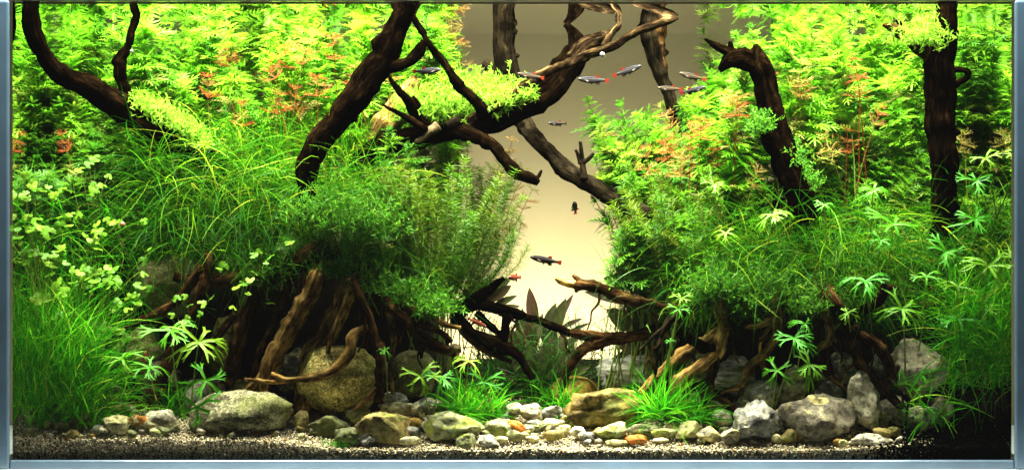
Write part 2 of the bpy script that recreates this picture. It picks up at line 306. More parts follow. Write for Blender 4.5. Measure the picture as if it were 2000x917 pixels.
stone(158, 822, 40, 30, 'green_dark', 'dull green stone below the white crusted stone', sub=3)
stone(60, 843, 30, 18, 'green_dark', 'small dark stone in the left gravel corner', sub=3)
stone(236, 800, 40, 34, 'green_dark', 'dark rounded stone under the cut root end', sub=3)
stone(383, 775, 48, 72, 'grey', 'upright pale grey stone behind the finger leaf plant', d=.11, ang=.15, roll=-8)
stone(420, 768, 40, 58, 'warm_grey', 'pinkish grey rounded stone behind the dark boulder', d=.12, ang=.15)
stone(470, 808, 206, 96, 'granite_dark', 'large dark speckled boulder lying on left gravel', d=.062, ang=.32, rough=.04, roll=0, t=120)
stone(480, 757, 70, 34, 'brown', 'brown stone wedged behind the dark speckled boulder', d=.13)
stone(472, 855, 22, 13, 'mossy', 'tiny yellow green pebble before the dark boulder', sub=3)
stone(462, 868, 17, 14, 'mossy', 'tiny dull green pebble nearest the glass at left', sub=3)
stone(566, 726, 62, 96, 'grey_crust', 'grey and cream stone standing behind the golden root', d=.14, ang=.5)
stone(661, 741, 166, 138, 'granite', 'big rounded golden speckled boulder in the left centre', d=.095, ang=.26, rough=.03, t=140)
stone(588, 819, 32, 40, 'brown', 'small mossy stone between the two speckled boulders', d=.05)
stone(636, 830, 108, 42, 'green_dark', 'flat dark green stone beneath the golden boulder', d=.05, ang=.5)
stone(745, 836, 112, 66, 'brown', 'brown and green rock right of the golden boulder', d=.055, ang=.5, rough=.08)
stone(716, 854, 42, 32, 'grey', 'light grey stone on gravel before the brown rock', ang=.55, rough=.1)
stone(680, 850, 54, 34, 'green_dark', 'dark mossy stone left of the light grey stone', ang=.5)
stone(772, 777, 52, 26, 'grey', 'grey stone resting on the dark flat stone', d=.085, ang=.4)
stone(775, 799, 74, 32, 'grey_crust', 'flat dark stone with one cream patch', d=.075, ang=.25)
stone(829, 795, 60, 38, 'grey_crust', 'tilted banded grey and yellow stone by the flat one', d=.06, ang=.25, roll=32)
stone(806, 729, 92, 92, 'dull', 'round olive brown boulder behind the finger leaves', d=.14, ang=.1, rough=.03)
stone(758, 728, 28, 46, 'grey', 'small grey stone squeezed between the two round boulders', d=.15)
stone(808, 825, 32, 22, 'ochre', 'small reddish brown stone under the tilted stone', d=.05, sub=3)
stone(795, 843, 48, 24, 'grey', 'pale grey stone left of the large mossy rock', ang=.3, sub=3)
stone(800, 860, 42, 18, 'cream', 'low cream stone at the gravel edge left of centre', ang=.3, sub=3)
stone(884, 834, 126, 66, 'mossy', 'large yellow green mossy rock left of centre', d=.05, ang=.5, rough=.09)
stone(909, 859, 42, 36, 'mossy', 'round green grey stone before the large mossy rock', d=.02, ang=.2)
stone(975, 836, 54, 40, 'mossy', 'smooth green grey stone beside the orange one', d=.045, ang=.3)
stone(1011, 832, 42, 20, 'orange', 'bright orange stone tilted down at the centre', d=.05, ang=.25, roll=-24)
stone(953, 862, 48, 30, 'grey_crust', 'two toned pale and dark stone at centre gravel', d=.02, ang=.5)
stone(1008, 851, 40, 26, 'mossy', 'spotted mossy pebble under the orange stone', ang=.4, sub=3)
stone(1038, 857, 32, 15, 'cream', 'low cream pebble right of the spotted one', ang=.4, sub=3)
stone(978, 858, 30, 16, 'cream', 'pale flat pebble between the centre stones', ang=.4, sub=3)
stone(1036, 806, 52, 40, 'warm_grey', 'brown grey rounded stone at the valley mouth', d=.09, ang=.4)
stone(1004, 796, 32, 22, 'white', 'small whitish stone in the valley behind the orange one', d=.1, sub=3)
stone(1078, 806, 44, 34, 'grey', 'grey stone left of the golden brown rock', d=.095, ang=.4)
stone(1046, 827, 36, 18, 'grey', 'slim grey stone in front of the valley stones', ang=.3, sub=3)
stone(1078, 827, 52, 22, 'cream', 'cream moss tinted stone in front of the valley', ang=.5, sub=3)
stone(960, 795, 60, 40, 'green_dark', 'dim stone behind the leaning twig at the valley', d=.11)
stone(1121, 768, 94, 70, 'ochre', 'orange brown boulder at the back of the valley', d=.15, ang=.15, rough=.03)
stone(1182, 800, 168, 88, 'gold', 'large rough golden brown rock right of centre', d=.09, ang=.45, rough=.11, t=100)
stone(1222, 737, 118, 92, 'strata', 'grey striated rock under the dark branch', d=.2, ang=.5, rough=.09)
stone(1130, 843, 34, 24, 'white', 'small creamy white pointed stone at centre right', ang=.5, sub=3)
stone(1146, 852, 36, 20, 'grey_crust', 'small banded grey and white pebble', ang=.2, sub=3)
stone(1102, 838, 26, 20, 'cream', 'small yellowish pebble left of the white pointed one', ang=.4, sub=3)
stone(1193, 843, 64, 42, 'mossy', 'triangular green grey stone before the golden rock', d=.025, ang=.75)
stone(1204, 863, 44, 12, 'cream', 'thin yellow green slab on the gravel', ang=.4, sub=3)
stone(1242, 857, 46, 20, 'orange', 'flat orange stone on the right hand gravel', ang=.2, rough=.05, sub=3)
stone(1258, 838, 70, 24, 'mossy', 'long low green stone under the grass tuft', d=.045, ang=.4)
stone(1297, 845, 56, 22, 'mossy', 'long grey green stone right of the flat orange one', d=.03, ang=.5)
stone(1290, 859, 34, 12, 'cream', 'little lime coloured slab beside the orange stone', ang=.4, sub=3)
stone(1346, 838, 56, 38, 'cream', 'blocky yellow cream stone right of the grass tuft', d=.035, ang=.7)
stone(1385, 848, 52, 36, 'warm_grey', 'dark bellied stone with yellow top by the cream block', d=.025, ang=.5)
stone(1425, 852, 40, 36, 'warm_grey', 'small pale pyramid shaped stone', d=.02, ang=.85)
stone(1478, 824, 102, 90, 'grey', 'jagged blue grey rock with yellow seam', d=.06, ang=.75, rough=.11)
stone(1410, 814, 42, 36, 'white', 'white speckled stone left of the jagged rock', d=.07, ang=.4)
stone(1436, 734, 90, 84, 'strata', 'wavy striated stone beneath the crossed roots', d=.10, ang=.45, rough=.09)
stone(1491, 768, 76, 54, 'grey', 'grey stone with dark underside above the jagged rock', d=.075, ang=.45)
stone(1547, 757, 50, 92, 'warm_grey', 'narrow upright grey stone behind the big right boulder', d=.078, ang=.3, roll=-8)
stone(1597, 819, 166, 102, 'warm_grey', 'big patchy grey brown boulder at right', d=.06, ang=.42, rough=.06, t=110)
stone(1648, 722, 70, 70, 'grey_crust', 'dark grey stone with cream blotch behind the roots', d=.1, ang=.3)
stone(1590, 745, 60, 64, 'green_dark', 'dark stone in the shade under the right roots', d=.14)
stone(1688, 781, 66, 124, 'white', 'tall upright whitish stone leaning by the root', d=.055, ang=.3, rough=.04, roll=10)
stone(1700, 860, 92, 30, 'white', 'flat white stone at the foot of the upright one', d=.035, ang=.3)
stone(1790, 722, 116, 124, 'warm_grey', 'largest grey rock of the right corner', d=.1, ang=.5, rough=.05, t=110)
stone(1713, 715, 36, 50, 'grey', 'bluish grey stone behind the knotted root', d=.13)
stone(1838, 802, 48, 60, 'warm_grey', 'dim grey stone in the dark right corner', d=.08)
stone(1516, 855, 22, 20, 'cream', 'small tan stone at the left foot of big right boulder', sub=3)
stone(1540, 852, 34, 32, 'brown', 'small brown stone against the big right boulder', d=.02, ang=.6, sub=3)
stone(1645, 863, 20, 13, 'cream', 'tiny tan pebble under the big right boulder', sub=3)
stone(1368, 712, 60, 70, 'mossy', 'dim green stone seen through the crossed roots', d=.15)
stone(1360, 780, 50, 50, 'mossy', 'pale mossy stone behind the right grass tuft', d=.11)
stone(1745, 842, 30, 20, 'brown', 'little brown stone right of the flat white one', sub=3)
o = stone(1756, 857, 16, 9, 'white', 'tiny pale curved shell fragment at the gravel edge', sub=3, ang=0, roll=35)
stone(1458, 790, 58, 44, 'grey_crust', 'crusted grey stone wedged left above the jagged rock', d=.085, ang=.5)
stone(1535, 812, 44, 40, 'warm_grey', 'angular stone between the jagged rock and big right boulder', d=.06, ang=.6)
stone(1620, 762, 60, 40, 'grey', 'grey stone lying on top of the big right boulder', d=.085, ang=.45)
stone(1742, 800, 56, 60, 'warm_grey', 'dark warm stone right of the upright white one', d=.075, ang=.5)
stone(1800, 815, 60, 50, 'grey_crust', 'crusted stone under the largest grey rock', d=.07, ang=.5)
stone(1390, 800, 50, 44, 'mossy', 'mossy stone under the crossed roots', d=.085, ang=.5)
stone(540, 790, 44, 34, 'warm_grey', 'grey stone touching the right end of dark speckled boulder', d=.09, ang=.5)
stone(700, 812, 50, 32, 'mossy', 'mossy stone tucked under the golden boulder', d=.06, ang=.5)
stone(865, 795, 60, 36, 'green_dark', 'dark stone behind the large mossy rock', d=.085, ang=.5)
# loose pebbles
ZONE = [(0, 'in the left corner'), (180, 'near the rust topped stone'), (350, 'before the dark speckled boulder'), (560, 'below the golden boulder'), (760, 'by the large mossy rock'), (930, 'near the bright orange stone'), (1090, 'before the golden brown rock'), (1230, 'near the flat orange stone'), (1380, 'before the jagged rock'), (1520, 'before the big patchy boulder'), (1660, 'by the flat white stone')]
pts = [(random.uniform(60, 1740), random.uniform(838, 868), random.uniform(8, 17)) for _ in range(75)] + [(random.uniform(960, 1110), random.uniform(800, 845), random.uniform(10, 22)) for _ in range(30)] + [(random.uniform(600, 1740), random.uniform(826, 862), random.uniform(18, 32)) for _ in range(55)] + [(random.uniform(60, 600), random.uniform(826, 858), random.uniform(14, 24)) for _ in range(16)]
TONE = {'grey': 'grey', 'cream': 'cream', 'white': 'white', 'mossy': 'mossy', 'brown': 'brown', 'green_dark': 'dark', 'warm_grey': 'warm grey', 'ochre': 'ochre', 'strata': 'banded', 'granite_dark': 'speckled'}
for i, (x, yy, s_) in enumerate(pts):
    k = random.choice(['grey', 'mossy', 'mossy', 'mossy', 'brown', 'brown', 'green_dark', 'green_dark', 'warm_grey', 'warm_grey', 'ochre', 'strata', 'granite_dark'] + (['white', 'cream'] if s_ < 15 else []))
    size_ = 'tiny' if s_ < 12 else 'small' if s_ < 18 else 'larger rounded'
    stone(x, yy-s_*.3, s_*random.uniform(1.0, 1.5), s_*random.uniform(.65, .95), k, f"{size_} {TONE[k]} pebble {[z for a, z in ZONE if a <= x][-1]}", name='pebble', group='loose pebbles on the gravel', sub=2 if s_ < 18 else 3, ang=random.uniform(.2, .7), rough=.07, roll=random.uniform(-25, 25))
# gravel grains: one mass
def rot_rand(n):
    q = RNG.normal(size=(n, 4)); q /= np.linalg.norm(q, axis=1, keepdims=True); a, b, c, d = q.T
    return np.stack([np.stack([1-2*(c*c+d*d), 2*(b*c-d*a), 2*(b*d+c*a)], -1), np.stack([2*(b*c+d*a), 1-2*(b*b+d*d), 2*(c*d-b*a)], -1), np.stack([2*(b*d-c*a), 2*(c*d+b*a), 1-2*(b*b+c*c)], -1)], 1)
def grains(name, pos, size, mat):
    v, f = ICO[1]; n = len(pos)
    sc_ = size[:, None]*RNG.uniform(0.65, 1.25, (n, 3)); R = rot_rand(n)
    vv = v[None]*RNG.uniform(0.85, 1.15, (n, len(v), 1))*sc_[:, None, :]
    vv = np.einsum('nij,nkj->nki', R, vv) + pos[:, None, :]
    ff = f[None] + (np.arange(n)*len(v))[:, None, None]
    return link(name, mk_np(name, vv.reshape(-1, 3), ff.reshape(-1, 3), mat, False))
def gr_mat(name, stops):
    m, nt, o = newmat(name); L = nt.links.new
    r = ramp(nt, stops, 'CONSTANT'); L(N(nt, 'NewGeometry').outputs['Random Per Island'], r.inputs[0])
    p = N(nt, 'BsdfDiffuse'); L(r.outputs[0], p.inputs[0]); L(p.outputs[0], o.inputs[0]); return m
M['gravel'] = gr_mat('gravel_grain', [(0, (0.041, 0.040, 0.026)), (0.1, (0.541, 0.474, 0.277)), (0.34, (0.213, 0.190, 0.119)), (0.48, (0.426, 0.363, 0.211)), (0.68, (0.082, 0.079, 0.056)), (0.75, (0.672, 0.608, 0.409)), (0.9, (0.295, 0.213, 0.092)), (0.955, (0.344, 0.126, 0.040)), (0.97, (0.246, 0.261, 0.106))])
M['shade_soilgrain'] = gr_mat('shade_soil_grain', [(0, (0.0012, 0.0012, 0.001)), (0.5, (0.003, 0.0028, 0.002)), (0.9, (0.009, 0.008, 0.004))])  # dark soil, with the corner's missing light put into its colour
def gravel_pos(n, x0, x1, y0, y1):
    x = RNG.uniform(x0, x1, n); y = RNG.uniform(y0, y1, n)
    z = np.array([ground(a, b) for a, b in zip(x, y)]) - RNG.uniform(0, 0.0022, n); return np.stack([x, y, z], 1)
XR = P(1765, 850, 0).x
p1 = gravel_pos(34000, -0.583, XR+.05, 0.002, 0.125); p2 = gravel_pos(2600, -0.02, 0.14, 0.12, 0.19)
nf = 17000; x = RNG.uniform(-0.583, XR+.05, nf); z = RNG.uniform(0.001, 1, nf)*np.array([ground(a, 0.0)-0.001 for a in x]); y = RNG.uniform(0.0016, 0.0045, nf)
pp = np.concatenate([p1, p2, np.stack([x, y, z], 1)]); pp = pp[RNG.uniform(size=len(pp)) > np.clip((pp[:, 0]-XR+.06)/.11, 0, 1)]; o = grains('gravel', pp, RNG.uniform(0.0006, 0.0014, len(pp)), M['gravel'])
tag(o, 'pale mixed gravel grains along the front of the tank', 'gravel', kind='stuff')
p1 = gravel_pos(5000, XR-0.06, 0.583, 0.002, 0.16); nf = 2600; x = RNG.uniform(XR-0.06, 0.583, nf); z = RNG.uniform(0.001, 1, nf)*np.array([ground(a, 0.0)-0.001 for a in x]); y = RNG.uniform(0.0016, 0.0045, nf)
pp = np.concatenate([p1, np.stack([x, y, z], 1)]); pp = pp[RNG.uniform(size=len(pp)) < np.clip((pp[:, 0]-XR+.06)/.11, 0, 1)]; o = grains('shade_black_soil', pp, RNG.uniform(0.0012, 0.0022, len(pp)), M['shade_soilgrain'])
tag(o, 'soil granules of the right corner, blackened in colour for shade', 'soil', kind='stuff')
# ------------------------------------------------------------------ driftwood
def catmull(p, step):
    p = [np.array(a, float) for a in p]; q = [2*p[0]-p[1]] + p + [2*p[-1]-p[-2]]; out = []
    for i in range(1, len(q)-2):
        L_ = np.linalg.norm(q[i+1][:3]-q[i][:3]); n = max(2, int(L_/step))
        for k in range(n):
            t = k/n; a, b, c, d = q[i-1], q[i], q[i+1], q[i+2]
            out.append(0.5*((2*b)+(-a+c)*t+(2*a-5*b+4*c-d)*t*t+(-a+3*b-3*c+d)*t**3))
    out.append(q[-2]); return out
def branch_mesh(name, pts, d0, mat, origin, gnarl=0.16, n=None):
    """pts: (px, py, radius_px[, depth])"""
    P4 = []
    for q in pts:
        d = q[3] if len(q) > 3 else d0; c = P(q[0], q[1], d); P4.append((c.x, c.y, c.z, q[2]*S(d)))
    rmax = max(a[3] for a in P4); n = n or (20 if rmax > 0.009 else 12)
    cs = catmull(P4, max(0.0022, rmax*0.28)); off = Vector((random.uniform(-9, 9), random.uniform(-9, 9), random.uniform(-9, 9)))
    L0 = len(cs)
    for i_, c in enumerate(cs):
        q = Vector(c[:3]); env = min(1, i_/3, (L0-1-i_)/3)
        k_ = .0075/max(c[3], .0035); k_ = min(1.6, k_)
        jx = mn.noise_vector(q*26+off)*c[3]*.4*env*k_ + mn.noise_vector(q*75+off)*c[3]*.16*env*k_
        c[:3] += np.array(jx[:]); c[3] *= 1+(.16*mn.noise(q*30+off)+.16*mn.noise(q*90+off)+.1*mn.noise(q*200+off))*min(1, k_)
    bumps = [(random.uniform(0, 1), random.uniform(0, 6.28), random.uniform(.1, .4)) for _ in range(2+L0//10)]
    vs_, fs, gr = [], [], []; up = Vector((0.3, 1, 0.2)); s_len = 0
    for i, c in enumerate(cs):
        p = Vector(c[:3]); nxt = Vector(cs[min(i+1, len(cs)-1)][:3]); prv = Vector(cs[max(i-1, 0)][:3]); t = (nxt-prv).normalized()
        if i: s_len += (p-Vector(cs[i-1][:3])).length
        a = (up-t*up.dot(t)).normalized(); b = t.cross(a); up = a; r = max(c[3], 0.0008)
        for k in range(n):
            an = 2*math.pi*k/n; ca, sa = math.cos(an), math.sin(an)
            g = Vector((ca*1.6, sa*1.6, s_len*14))
            m_ = 1 + gnarl*(mn.noise(g+off)*1.3 + mn.noise(Vector((ca*3.4, sa*3.4, s_len*22))+off)*0.8) + gnarl*0.55*mn.noise(Vector((ca*1.6, sa*1.6, s_len*60))+off) + sum(h_*math.exp(-((i/L0-t_)*L0/1.6)**2-((math.cos(an-a_)-1)*2.2)**2) for t_, a_, h_ in bumps if abs(i/L0-t_)*L0 < 4)
            vs_.append(p + (a*ca+b*sa)*r*m_ - origin); gr.append((ca*r*1.0+off.x, sa*r+off.y, s_len*0.2+off.z))
        if i:
            for k in range(n):
                q0 = (i-1)*n+k; q1 = (i-1)*n+(k+1) % n; fs.append((q0, q1, q1+n, q0+n))
    for e, ring in ((0, range(n)), (1, range(len(vs_)-n, len(vs_)))):
        ring = list(ring); c = sum((vs_[k] for k in ring), Vector())/n; idx = len(vs_); vs_.append(c); gr.append((off.x, off.y, 0.4+off.z))
        for k in range(n):
            x, y = ring[k], ring[(k+1) % n]; fs.append((idx, y, x) if e == 0 else (idx, x, y))
    me = mk(name, vs_, fs, mat); at = me.attributes.new('grain', 'FLOAT_VECTOR', 'POINT'); at.data.foreach_set('vector', np.array(gr, dtype=np.float32).ravel())
    return me
def driftwood(label, parts, d, mat, name='driftwood', group=None, gnarl=0.16):
    first = parts[0][1]; b = max(first, key=lambda q: q[1]); bd = b[3] if len(b) > 3 else d
    org = P(b[0], b[1], bd); e = empty(name, org); tag(e, label, 'driftwood', group)
    if name == 'root':
        mp = parts[0][1]
        for _ in range(3):
            k = random.randrange(1, len(mp)-1); q = mp[k]; dq = (q[3] if len(q) > 3 else d); x, y = q[0], q[1]; dx = random.uniform(-9, 9); ch = [(x, y, 3.2, dq)]
            for j in range(5): x += dx+random.uniform(-9, 9); y += random.uniform(9, 19); ch.append((x, min(y, 835), 2.8-j*.4, dq-.004*random.random()))
            parts = parts+[('rootlet', ch, 'wood_brown')]
    for p in parts:
        link(p[0], branch_mesh(p[0], p[1], d, M[p[2]] if len(p) > 2 else M[mat], org, p[3] if len(p) > 3 else gnarl), e)
    return e
driftwood('long dark driftwood limb curving up to the upper left corner', [
    ('trunk', [(64, -12, 15.8, .03), (60, 30, 16.7, .03), (66, 72, 17.7, .035), (90, 117, 16.7, .05), (130, 152, 16.7, .07), (172, 170, 21.4, .09), (215, 200, 25.1, .11), (260, 226, 27.9), (310, 255, 27.9), (365, 288, 25.1), (440, 330, 18.6)]),
    ('twig', [(262, 6, 5), (269, 25, 7), (260, 55, 8), (248, 92, 9), (236, 115, 12), (239, 150, 12), (246, 180, 12), (262, 212, 12)]),
    ('knot', [(165, 168, 10), (172, 152, 8), (178, 146, 4)])], 0.13, 'wood_dark')
driftwood('thick dark driftwood leaning up to the surface left of centre', [
    ('trunk', [(812, -14, 16.7), (792, 20, 19.4), (764, 75, 22.0), (740, 122, 25.5), (700, 182, 24.6), (652, 240, 23.8), (616, 282, 22.9), (602, 325, 21.1), (598, 380, 17.6), (600, 430, 15.8)]),
    ('branch', [(738, 138, 14), (765, 132, 11), (795, 121, 10), (818, 103, 10), (829, 80, 7)])], 0.07, 'wood_dark')
driftwood('forked driftwood log rising across the centre to the surface', [
    ('trunk', [(690, 330, 23.4, .16), (735, 290, 24.3, .16), (800, 272, 23.4, .16), (860, 258, 21.6, .165), (920, 246, 21.6, .17), (980, 228, 23.4, .18), (1035, 200, 25.2, .19), (1085, 160, 26.1, .205), (1120, 120, 24.3, .22), (1132, 88, 18.0, .23), (1118, 60, 10.8, .235), (1104, 47, 6.3, .237)]),
    ('stump', [(1120, 120, 20, .215), (1148, 92, 18, .215), (1175, 75, 13, .215), (1200, 62, 5, .21)], 'wood_mid'),
    ('branch', [(905, 250, 12, .15), (945, 222, 11, .14), (990, 190, 10, .14), (1050, 152, 10, .14), (1110, 124, 10, .142), (1180, 96, 10, .145), (1240, 67, 9, .147), (1290, 44, 8, .148), (1324, 35, 4, .148)], 'wood_mid'),
    ('twig', [(1178, 92, 7, .15), (1195, 65, 6, .16), (1208, 48, 6, .165), (1206, 37, 6, .17)], 'wood_mid'),
    ('twig', [(803, 10, 4, .12), (812, 40, 7, .12), (832, 77, 7, .12), (852, 107, 7, .12), (882, 147, 8, .12), (912, 182, 11, .125), (938, 208, 13, .13), (946, 232, 13, .14)]),
    ('branch', [(885, 255, 15, .14), (925, 262, 13, .12), (960, 280, 12, .11), (985, 308, 12, .105), (1012, 338, 12, .1), (1040, 352, 9, .1), (1052, 358, 5, .1)]),
    ('twig', [(1042, 352, 6, .1), (1052, 345, 4, .1), (1058, 332, 2, .1)]),
    ('twig', [(850, 262, 14, .15), (822, 235, 13, .14), (806, 212, 11, .13), (792, 190, 8, .12), (772, 168, 6, .12), (758, 146, 4, .12)]),
    ('twig', [(845, 262, 12, .14), (818, 244, 8, .12), (785, 224, 6, .12), (748, 204, 3, .12)]),
    ('twig', [(808, 212, 6, .13), (818, 205, 4, .13), (806, 188, 3, .13)]),
    ('knot', [(856, 246, 10, .13), (838, 256, 8, .125), (824, 270, 6, .125), (810, 277, 3, .125)], 'wood_pale'),
    ('knot', [(875, 250, 12, .135), (890, 238, 12, .135), (900, 234, 8, .135)], 'wood_grey')], 0.15, 'wood_dark')
driftwood('tan weathered wood stump behind the central twigs', [
    ('trunk', [(700, 300, 22), (745, 255, 26), (775, 215, 22), (795, 180, 16), (815, 152, 8)])], 0.2, 'wood_gold')
driftwood('straight dark trunk hanging behind the log near the backdrop', [
    ('trunk', [(986, 20, 19), (984, 60, 20), (986, 100, 21), (990, 140, 21), (998, 180, 18), (1008, 215, 17, .27), (1030, 250, 16, .25), (1060, 288, 16, .22), (1100, 325, 15, .19), (1145, 358, 16, .175), (1195, 388, 16, .165), (1250, 415, 18, .14), (1320, 450, 15, .14)]),
    ('stub', [(985, 165, 16), (965, 145, 12), (952, 128, 10), (946, 120, 6)]), ('stub', [(998, 112, 9), (1010, 110, 5), (1014, 110, 3)]),
    ('stub', [(998, 135, 7), (1004, 137, 3)]), ('stub', [(998, 62, 6), (1010, 64, 4)]),
    ('twig', [(1140, 350, 8, .165), (1136, 310, 5, .165), (1133, 276, 3, .165)]), ('twig', [(1138, 318, 4, .165), (1160, 299, 3, .165)]), ('twig', [(1134, 320, 4, .165), (1124, 292, 3, .165)])], 0.28, 'wood_grey')
driftwood('brown branch slanting before the backdrop right of centre', [
    ('trunk', [(1262, 40, 17), (1268, 70, 16), (1276, 105, 16), (1288, 140, 15), (1303, 175, 14), (1314, 215, 13), (1325, 270, 12)]),
    ('branch', [(1292, 42, 12), (1288, 75, 12), (1290, 110, 11), (1296, 150, 9)], 'wood_brown'), ('stub', [(1292, 98, 8), (1303, 102, 6), (1306, 104, 3)])], 0.28, 'wood_grey')
driftwood('black driftwood with a broken forked top leaning left on the right side', [
    ('trunk', [(1580, 430, 21.6), (1562, 382, 24.3), (1540, 322, 26.1), (1516, 262, 25.2), (1502, 205, 22.5), (1494, 165, 20.7), (1487, 135, 20.7), (1481, 112, 16.2), (1478, 96, 9.0), (1476, 86, 3.6)]),
    ('branch', [(1494, 142, 16), (1468, 122, 20), (1444, 116, 19), (1426, 120, 15), (1414, 130, 9), (1406, 139, 4)]),
    ('twig', [(1440, 112, 12), (1415, 98, 9), (1396, 88, 6), (1376, 76, 2)]), ('stub', [(1436, 110, 10), (1429, 95, 7), (1426, 81, 3)]),
    ('stub', [(1458, 112, 14), (1456, 98, 7), (1452, 93, 3)])], 0.1, 'wood_dark', gnarl=.3)
driftwood('tall upright dark trunk with a side stump at far right', [
    ('trunk', [(1850, -14, 20), (1847, 40, 22), (1842, 85, 25), (1835, 120, 30), (1838, 170, 28), (1841, 235, 28), (1845, 305, 28), (1845, 375, 26), (1840, 460, 24)]),
    ('branch', [(1828, 125, 20), (1806, 100, 15), (1785, 82, 13), (1765, 65, 13), (1745, 54, 9), (1724, 49, 3)], 'wood_brown'),
    ('twig', [(1758, 62, 6), (1758, 50, 5), (1752, 38, 4)]), ('twig', [(1860, 138, 6), (1880, 137, 5), (1892, 142, 5), (1888, 152, 5), (1864, 168, 6)]),
    ('stub', [(1862, 65, 6), (1872, 63, 3)]), ('stub', [(1866, 260, 6), (1876, 258, 3)])], 0.09, 'wood_dark')
RG = 'driftwood roots reaching down onto the stones'
driftwood('golden straight root slanting down between the left boulders', [
    ('root', [(668, 430, 12, .15), (648, 475, 13, .12), (632, 510, 14, .09), (620, 540, 16), (603, 575, 17), (576, 622, 17), (552, 660, 17), (532, 700, 17), (520, 735, 15), (517, 766, 8)]),
    ('root_tip', [(530, 708, 12), (505, 742, 9), (476, 768, 7), (447, 792, 4)])], 0.075, 'wood_gold', 'root', RG)
driftwood('thick dark root standing behind the golden boulder', [
    ('root', [(680, 540, 16), (664, 600, 20), (640, 645, 22), (615, 685, 22), (602, 730, 20), (590, 800, 18)]), ('knot', [(640, 650, 10), (655, 640, 9), (664, 645, 5)], 'wood_gold')], 0.1, 'wood_gold', 'root', RG)
driftwood('arched root looping over the golden boulder', [
    ('root', [(690, 490, 9, .13), (694, 530, 9, .09), (698, 560, 9), (706, 590, 10), (718, 615, 10), (724, 640, 10), (733, 665, 10), (745, 695, 12), (744, 735, 11), (736, 785, 8)], 'wood_brown'),
    ('root', [(722, 638, 9), (702, 645, 9), (688, 658, 10), (686, 680, 10), (672, 704, 10), (645, 726, 9), (605, 738, 7), (565, 741, 6), (530, 728, 3)]),
    ('root_tip', [(575, 741, 5), (525, 745, 5), (478, 739, 3)]), ('root_tip', [(738, 760, 7), (718, 780, 5), (690, 802, 3)], 'wood_gold')], 0.052, 'wood_gold', 'root', RG)
driftwood('heavy dark root running left under the grass mound', [
    ('root', [(660, 480, 24), (600, 500, 23), (560, 522, 20), (510, 535, 17), (455, 540, 15), (400, 548, 13), (340, 540, 8)]),
    ('branch', [(545, 525, 16), (505, 560, 15), (480, 610, 16), (466, 670, 15), (440, 750, 12)]),
    ('root', [(575, 535, 8), (548, 590, 8), (528, 640, 7), (505, 690, 7), (492, 745, 5)]), ('root', [(505, 545, 7), (470, 600, 7), (430, 650, 7), (400, 700, 6), (392, 740, 4)])], 0.09, 'wood_brown', 'root', RG)
driftwood('reddish root dropping to a cut end on the left stones', [
    ('root', [(408, 495, 10), (402, 540, 12), (388, 582, 12), (368, 625, 11), (350, 662, 12), (330, 705, 12), (300, 760, 13), (270, 798, 7)]),
    ('branch', [(395, 520, 9), (362, 565, 9), (325, 602, 9), (280, 624, 8), (240, 645, 8), (220, 668, 7), (190, 705, 6), (165, 728, 4)]),
    ('stub', [(318, 755, 8), (300, 778, 7), (273, 786, 6)], 'wood_gold')], 0.08, 'wood_brown', 'root', RG)
driftwood('bundle of brown roots ending in a pale knot below centre left', [
    ('root', [(740, 570, 10), (765, 600, 11), (795, 625, 12), (815, 655, 11), (850, 675, 11), (882, 684, 9)]),
    ('root', [(790, 615, 8), (830, 638, 8), (862, 650, 6), (880, 668, 5)]), ('knot', [(900, 680, 8), (882, 684, 9), (866, 690, 4)], 'wood_pale'),
    ('root', [(885, 684, 9), (892, 705, 8), (905, 725, 6), (912, 740, 4)]), ('root', [(892, 700, 6), (915, 712, 6), (940, 735, 3)]), ('root_tip', [(826, 672, 5), (822, 700, 2)]), ('root', [(745, 560, 7), (760, 610, 7), (768, 660, 6), (762, 720, 5), (768, 770, 4)], 'wood_gold'), ('root', [(690, 560, 7), (668, 610, 6), (650, 650, 5), (640, 690, 4)], 'wood_gold'), ('root', [(800, 600, 6), (838, 612, 6), (868, 632, 5), (900, 640, 4)], 'wood_gold')], 0.065, 'wood_brown', 'root', RG)
driftwood('dark tangled branch pointing into the valley from the left', [
    ('root', [(850, 598, 9, .12), (900, 596, 10, .12), (950, 600, 11, .12), (1000, 610, 8, .12), (1028, 616, 5, .12)]),
    ('branch', [(890, 622, 14), (925, 585, 11), (955, 565, 9), (985, 542, 4)]), ('branch', [(890, 615, 12), (925, 655, 13), (975, 672, 13), (1010, 690, 9), (1040, 740, 6)]),
    ('branch', [(900, 640, 9), (945, 680, 8), (1000, 706, 4)], 'wood_brown'), ('branch', [(930, 610, 8), (960, 640, 6), (985, 655, 4)]), ('stub', [(990, 612, 9), (988, 640, 8), (984, 665, 7)])], 0.1, 'wood_dark', 'root', RG)
driftwood('long thin branch bridging the valley low down', [
    ('root', [(975, 612, 5), (1010, 618, 6), (1045, 622, 7), (1085, 637, 8), (1115, 652, 8)]),
    ('branch', [(1112, 648, 7), (1150, 655, 11), (1190, 660, 12), (1240, 657, 12), (1300, 640, 10)], 'wood_brown'),
    ('branch', [(1185, 664, 12), (1155, 672, 11), (1128, 692, 10), (1108, 725, 9), (1098, 760, 7)], 'wood_brown'), ('stub', [(1180, 665, 5), (1175, 684, 2)])], 0.135, 'wood_dark', 'root', RG)
driftwood('pale tipped branch pointing left out of the right thicket', [
    ('root', [(1112, 553, 8), (1140, 556, 12), (1175, 560, 11), (1210, 576, 12), (1260, 593, 11), (1310, 600, 10), (1370, 590, 8)]),
    ('root_tip', [(1122, 554, 9), (1104, 551, 7), (1084, 543, 3)], 'wood_gold'), ('twig', [(1132, 554, 6), (1128, 545, 5), (1118, 537, 3)]), ('stub', [(1130, 560, 7), (1124, 570, 3)])], 0.11, 'wood_brown', 'root', RG)
